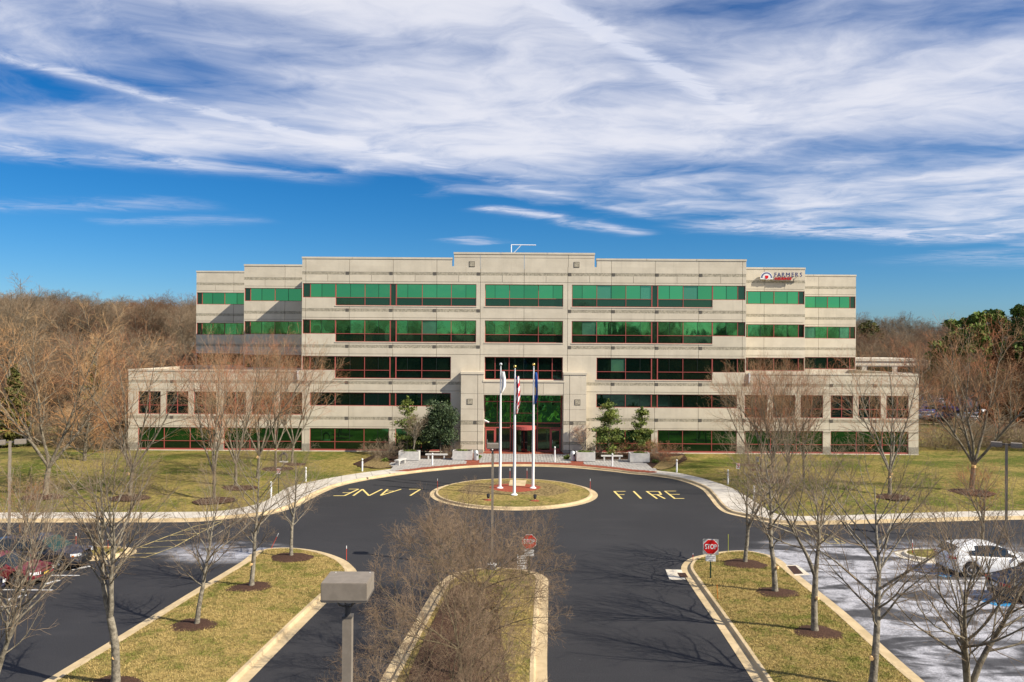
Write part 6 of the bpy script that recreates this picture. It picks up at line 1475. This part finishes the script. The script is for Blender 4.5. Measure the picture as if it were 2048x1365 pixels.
# white bollard lights
def bollard(px_, py0, py1, lbl, lawn_=False):
    p = ground_at(px_, py1, lawn_); q = Hh(px_, py0, p.y); h = q.z-p.z; t = thing('bollard_light', (p.x, p.y, p.z-.02), lbl, 'bollard'); mb = MB(); mb.lathe([(.075, 0), (.075, h*.78)], 12); mb.build('post', 'white', t); mb = MB(); mb.lathe([(.055, h*.78), (.055, h*.90)], 12); mb.build('lens', 'lens', t); mb = MB(); mb.lathe([(.08, h*.90), (.08, h*.98), (.03, h)], 12); mb.build('cap', 'white', t)
for a in [(864.6, 906, 931, 'white bollard in front of the left bench'), (984.5, 897, 922, 'white bollard at the left side of the entrance paving'), (1109.5, 893, 924.5, 'white bollard at the right side of the entrance paving'), (1224.7, 907, 933.5, 'white bollard in front of the right bench')]: bollard(*a)
for a in [(724.5, 917, 943, 'white bollard at the left end of the forecourt'), (611.5, 934, 963.5, 'white bollard beside the left pavement curve'), (542, 963, 995, 'white bollard low on the left lawn slope'), (1353.5, 919, 945, 'white bollard at the right end of the forecourt'), (1456, 939, 969, 'white bollard beside the right pavement curve'), (1508, 971, 1000, 'white bollard low on the right lawn')]: bollard(*a, True)
# planters, benches, ash urns
def planter(px0, px1, py_, lbl, seed):
    a = G(px0, py_, .18); b = G(px1, py_, .18); w_ = (b-a).length; t = thing('planter', ((a.x+b.x)/2, a.y+.6, .17), lbl, 'planter'); h = .93; d = .6; mb = MB()
    for (x0, x1, y0, y1) in ((-w_/2, w_/2, -d, -d+.1), (-w_/2, w_/2, d-.1, d), (-w_/2, -w_/2+.1, -d+.1, d-.1), (w_/2-.1, w_/2, -d+.1, d-.1)): mb.box(x0, x1, y0, y1, .06, h)
    mb.box(-w_/2+.1, w_/2-.1, -d+.1, d-.1, .06, .7); mb.box(-w_/2+.08, w_/2-.08, -d+.08, d-.08, 0, .06); mb.build('box', 'plantconc', t)
    mb = MB(); mb.box(-w_/2+.1, w_/2-.1, -d+.1, d-.1, .7, h-.06); mb.build('soil', 'soil', t)
    me = leaf_mesh(seed, 'low_plants', 'everyellow', 'round', 420, .07, .36, .5); o = obj('low_plants', me, t, (0, 0, h-.14)); o.scale = (w_*.85, .9, .8)
planter(797, 838, 922, 'grey concrete planter at the left end of the forecourt', 1); planter(905, 944.5, 921, 'grey concrete planter left of the entrance beside the ash urn', 2)
planter(1153, 1190.4, 923.5, 'grey concrete planter right of the entrance beside the ash urn', 3); planter(1260, 1299.4, 925.5, 'grey concrete planter at the right end of the forecourt', 4)
def bench(px0, px1, py_, lbl, rz=0.0, w_=None):
    a = G(px0, py_, .18); b = G(px1, py_, .18); w2 = w_ or (b-a).length; t = thing('bench', ((a.x+b.x)/2, (a.y+b.y)/2+.25, .17), lbl, 'bench', None, rz); mb = MB(); mb.box(-w2/2, w2/2, -.24, .24, .42, .53); mb.build('seat', 'plantconc', t)
    for s in (-1, 1): mb = MB(); mb.box(s*w2*.36-.07, s*w2*.36+.07, -.2, .2, 0, .42); mb.build('leg', 'plantconc', t)
bench(850.5, 894.4, 919, 'pale concrete bench between the two left planters'); bench(1203, 1245.6, 922, 'pale concrete bench between the two right planters'); bench(792, 808, 930, 'short pale bench seen end on at the left tip of the forecourt', 1.25, 1.7)
def urn(px_, py_, lbl):
    p = G(px_, py_, .18); t = thing('ash_urn', (p.x, p.y, .17), lbl, 'litter bin'); mb = MB(); mb.lathe([(.24, 0), (.26, .03), (.26, .74), (.23, .78)], 20); mb.build('body', 'alu', t); mb = MB(); mb.lathe([(.23, .78), (.25, .82), (.18, .96), (.07, 1.02), (.03, 1.03)], 20); mb.build('lid', 'alu', t)
    mb = MB(); mb.box(.05, .2, -.25, -.18, .5, .66); mb.build('opening', 'black', t)
urn(952, 920.5, 'metal ash urn beside the left portal pier'); urn(1145.5, 922, 'metal ash urn beside the right portal pier')
# dark abstract sculpture on the lawn: body on three bent legs
p = ground_at(566, 924, True); t = thing('lawn_sculpture', (p.x, p.y, p.z), 'dark grey arched sculpture on legs standing on the left lawn', 'sculpture')
def skin(name, verts, edges, rad, m, parent):
    me = bpy.data.meshes.new(name); me.from_pydata(verts, edges, []); o = bpy.data.objects.new(name, me); LNK(o); md = o.modifiers.new('s', 'SKIN'); 
    for i, r_ in enumerate(rad): me.skin_vertices[0].data[i].radius = r_ if hasattr(r_, '__len__') else (r_, r_)
    md2 = o.modifiers.new('u', 'SUBSURF'); md2.levels = 2; dg = bpy.context.evaluated_depsgraph_get(); m2 = bpy.data.meshes.new_from_object(o.evaluated_get(dg)); bpy.data.objects.remove(o); m2.name = name; m2.materials.clear(); m2.materials.append(M[m]); return obj(name, m2, parent)
skin('body', [(-.28, 0, .78), (0, 0, .88), (.32, 0, .72), (-.30, 0, .45), (-.2, .1, .38), (-.22, .12, .0), (.42, .05, .38), (.30, .05, .04)], [(0, 1), (1, 2), (0, 3), (0, 4), (4, 5), (2, 6), (6, 7)], [.15, .15, .13, .09, .07, .05, .07, .05], 'bronze', t)
mb = MB(); mb.lathe([(.5, -.15), (.5, .03)], 20); mb.build('pad', 'plantconc', t)
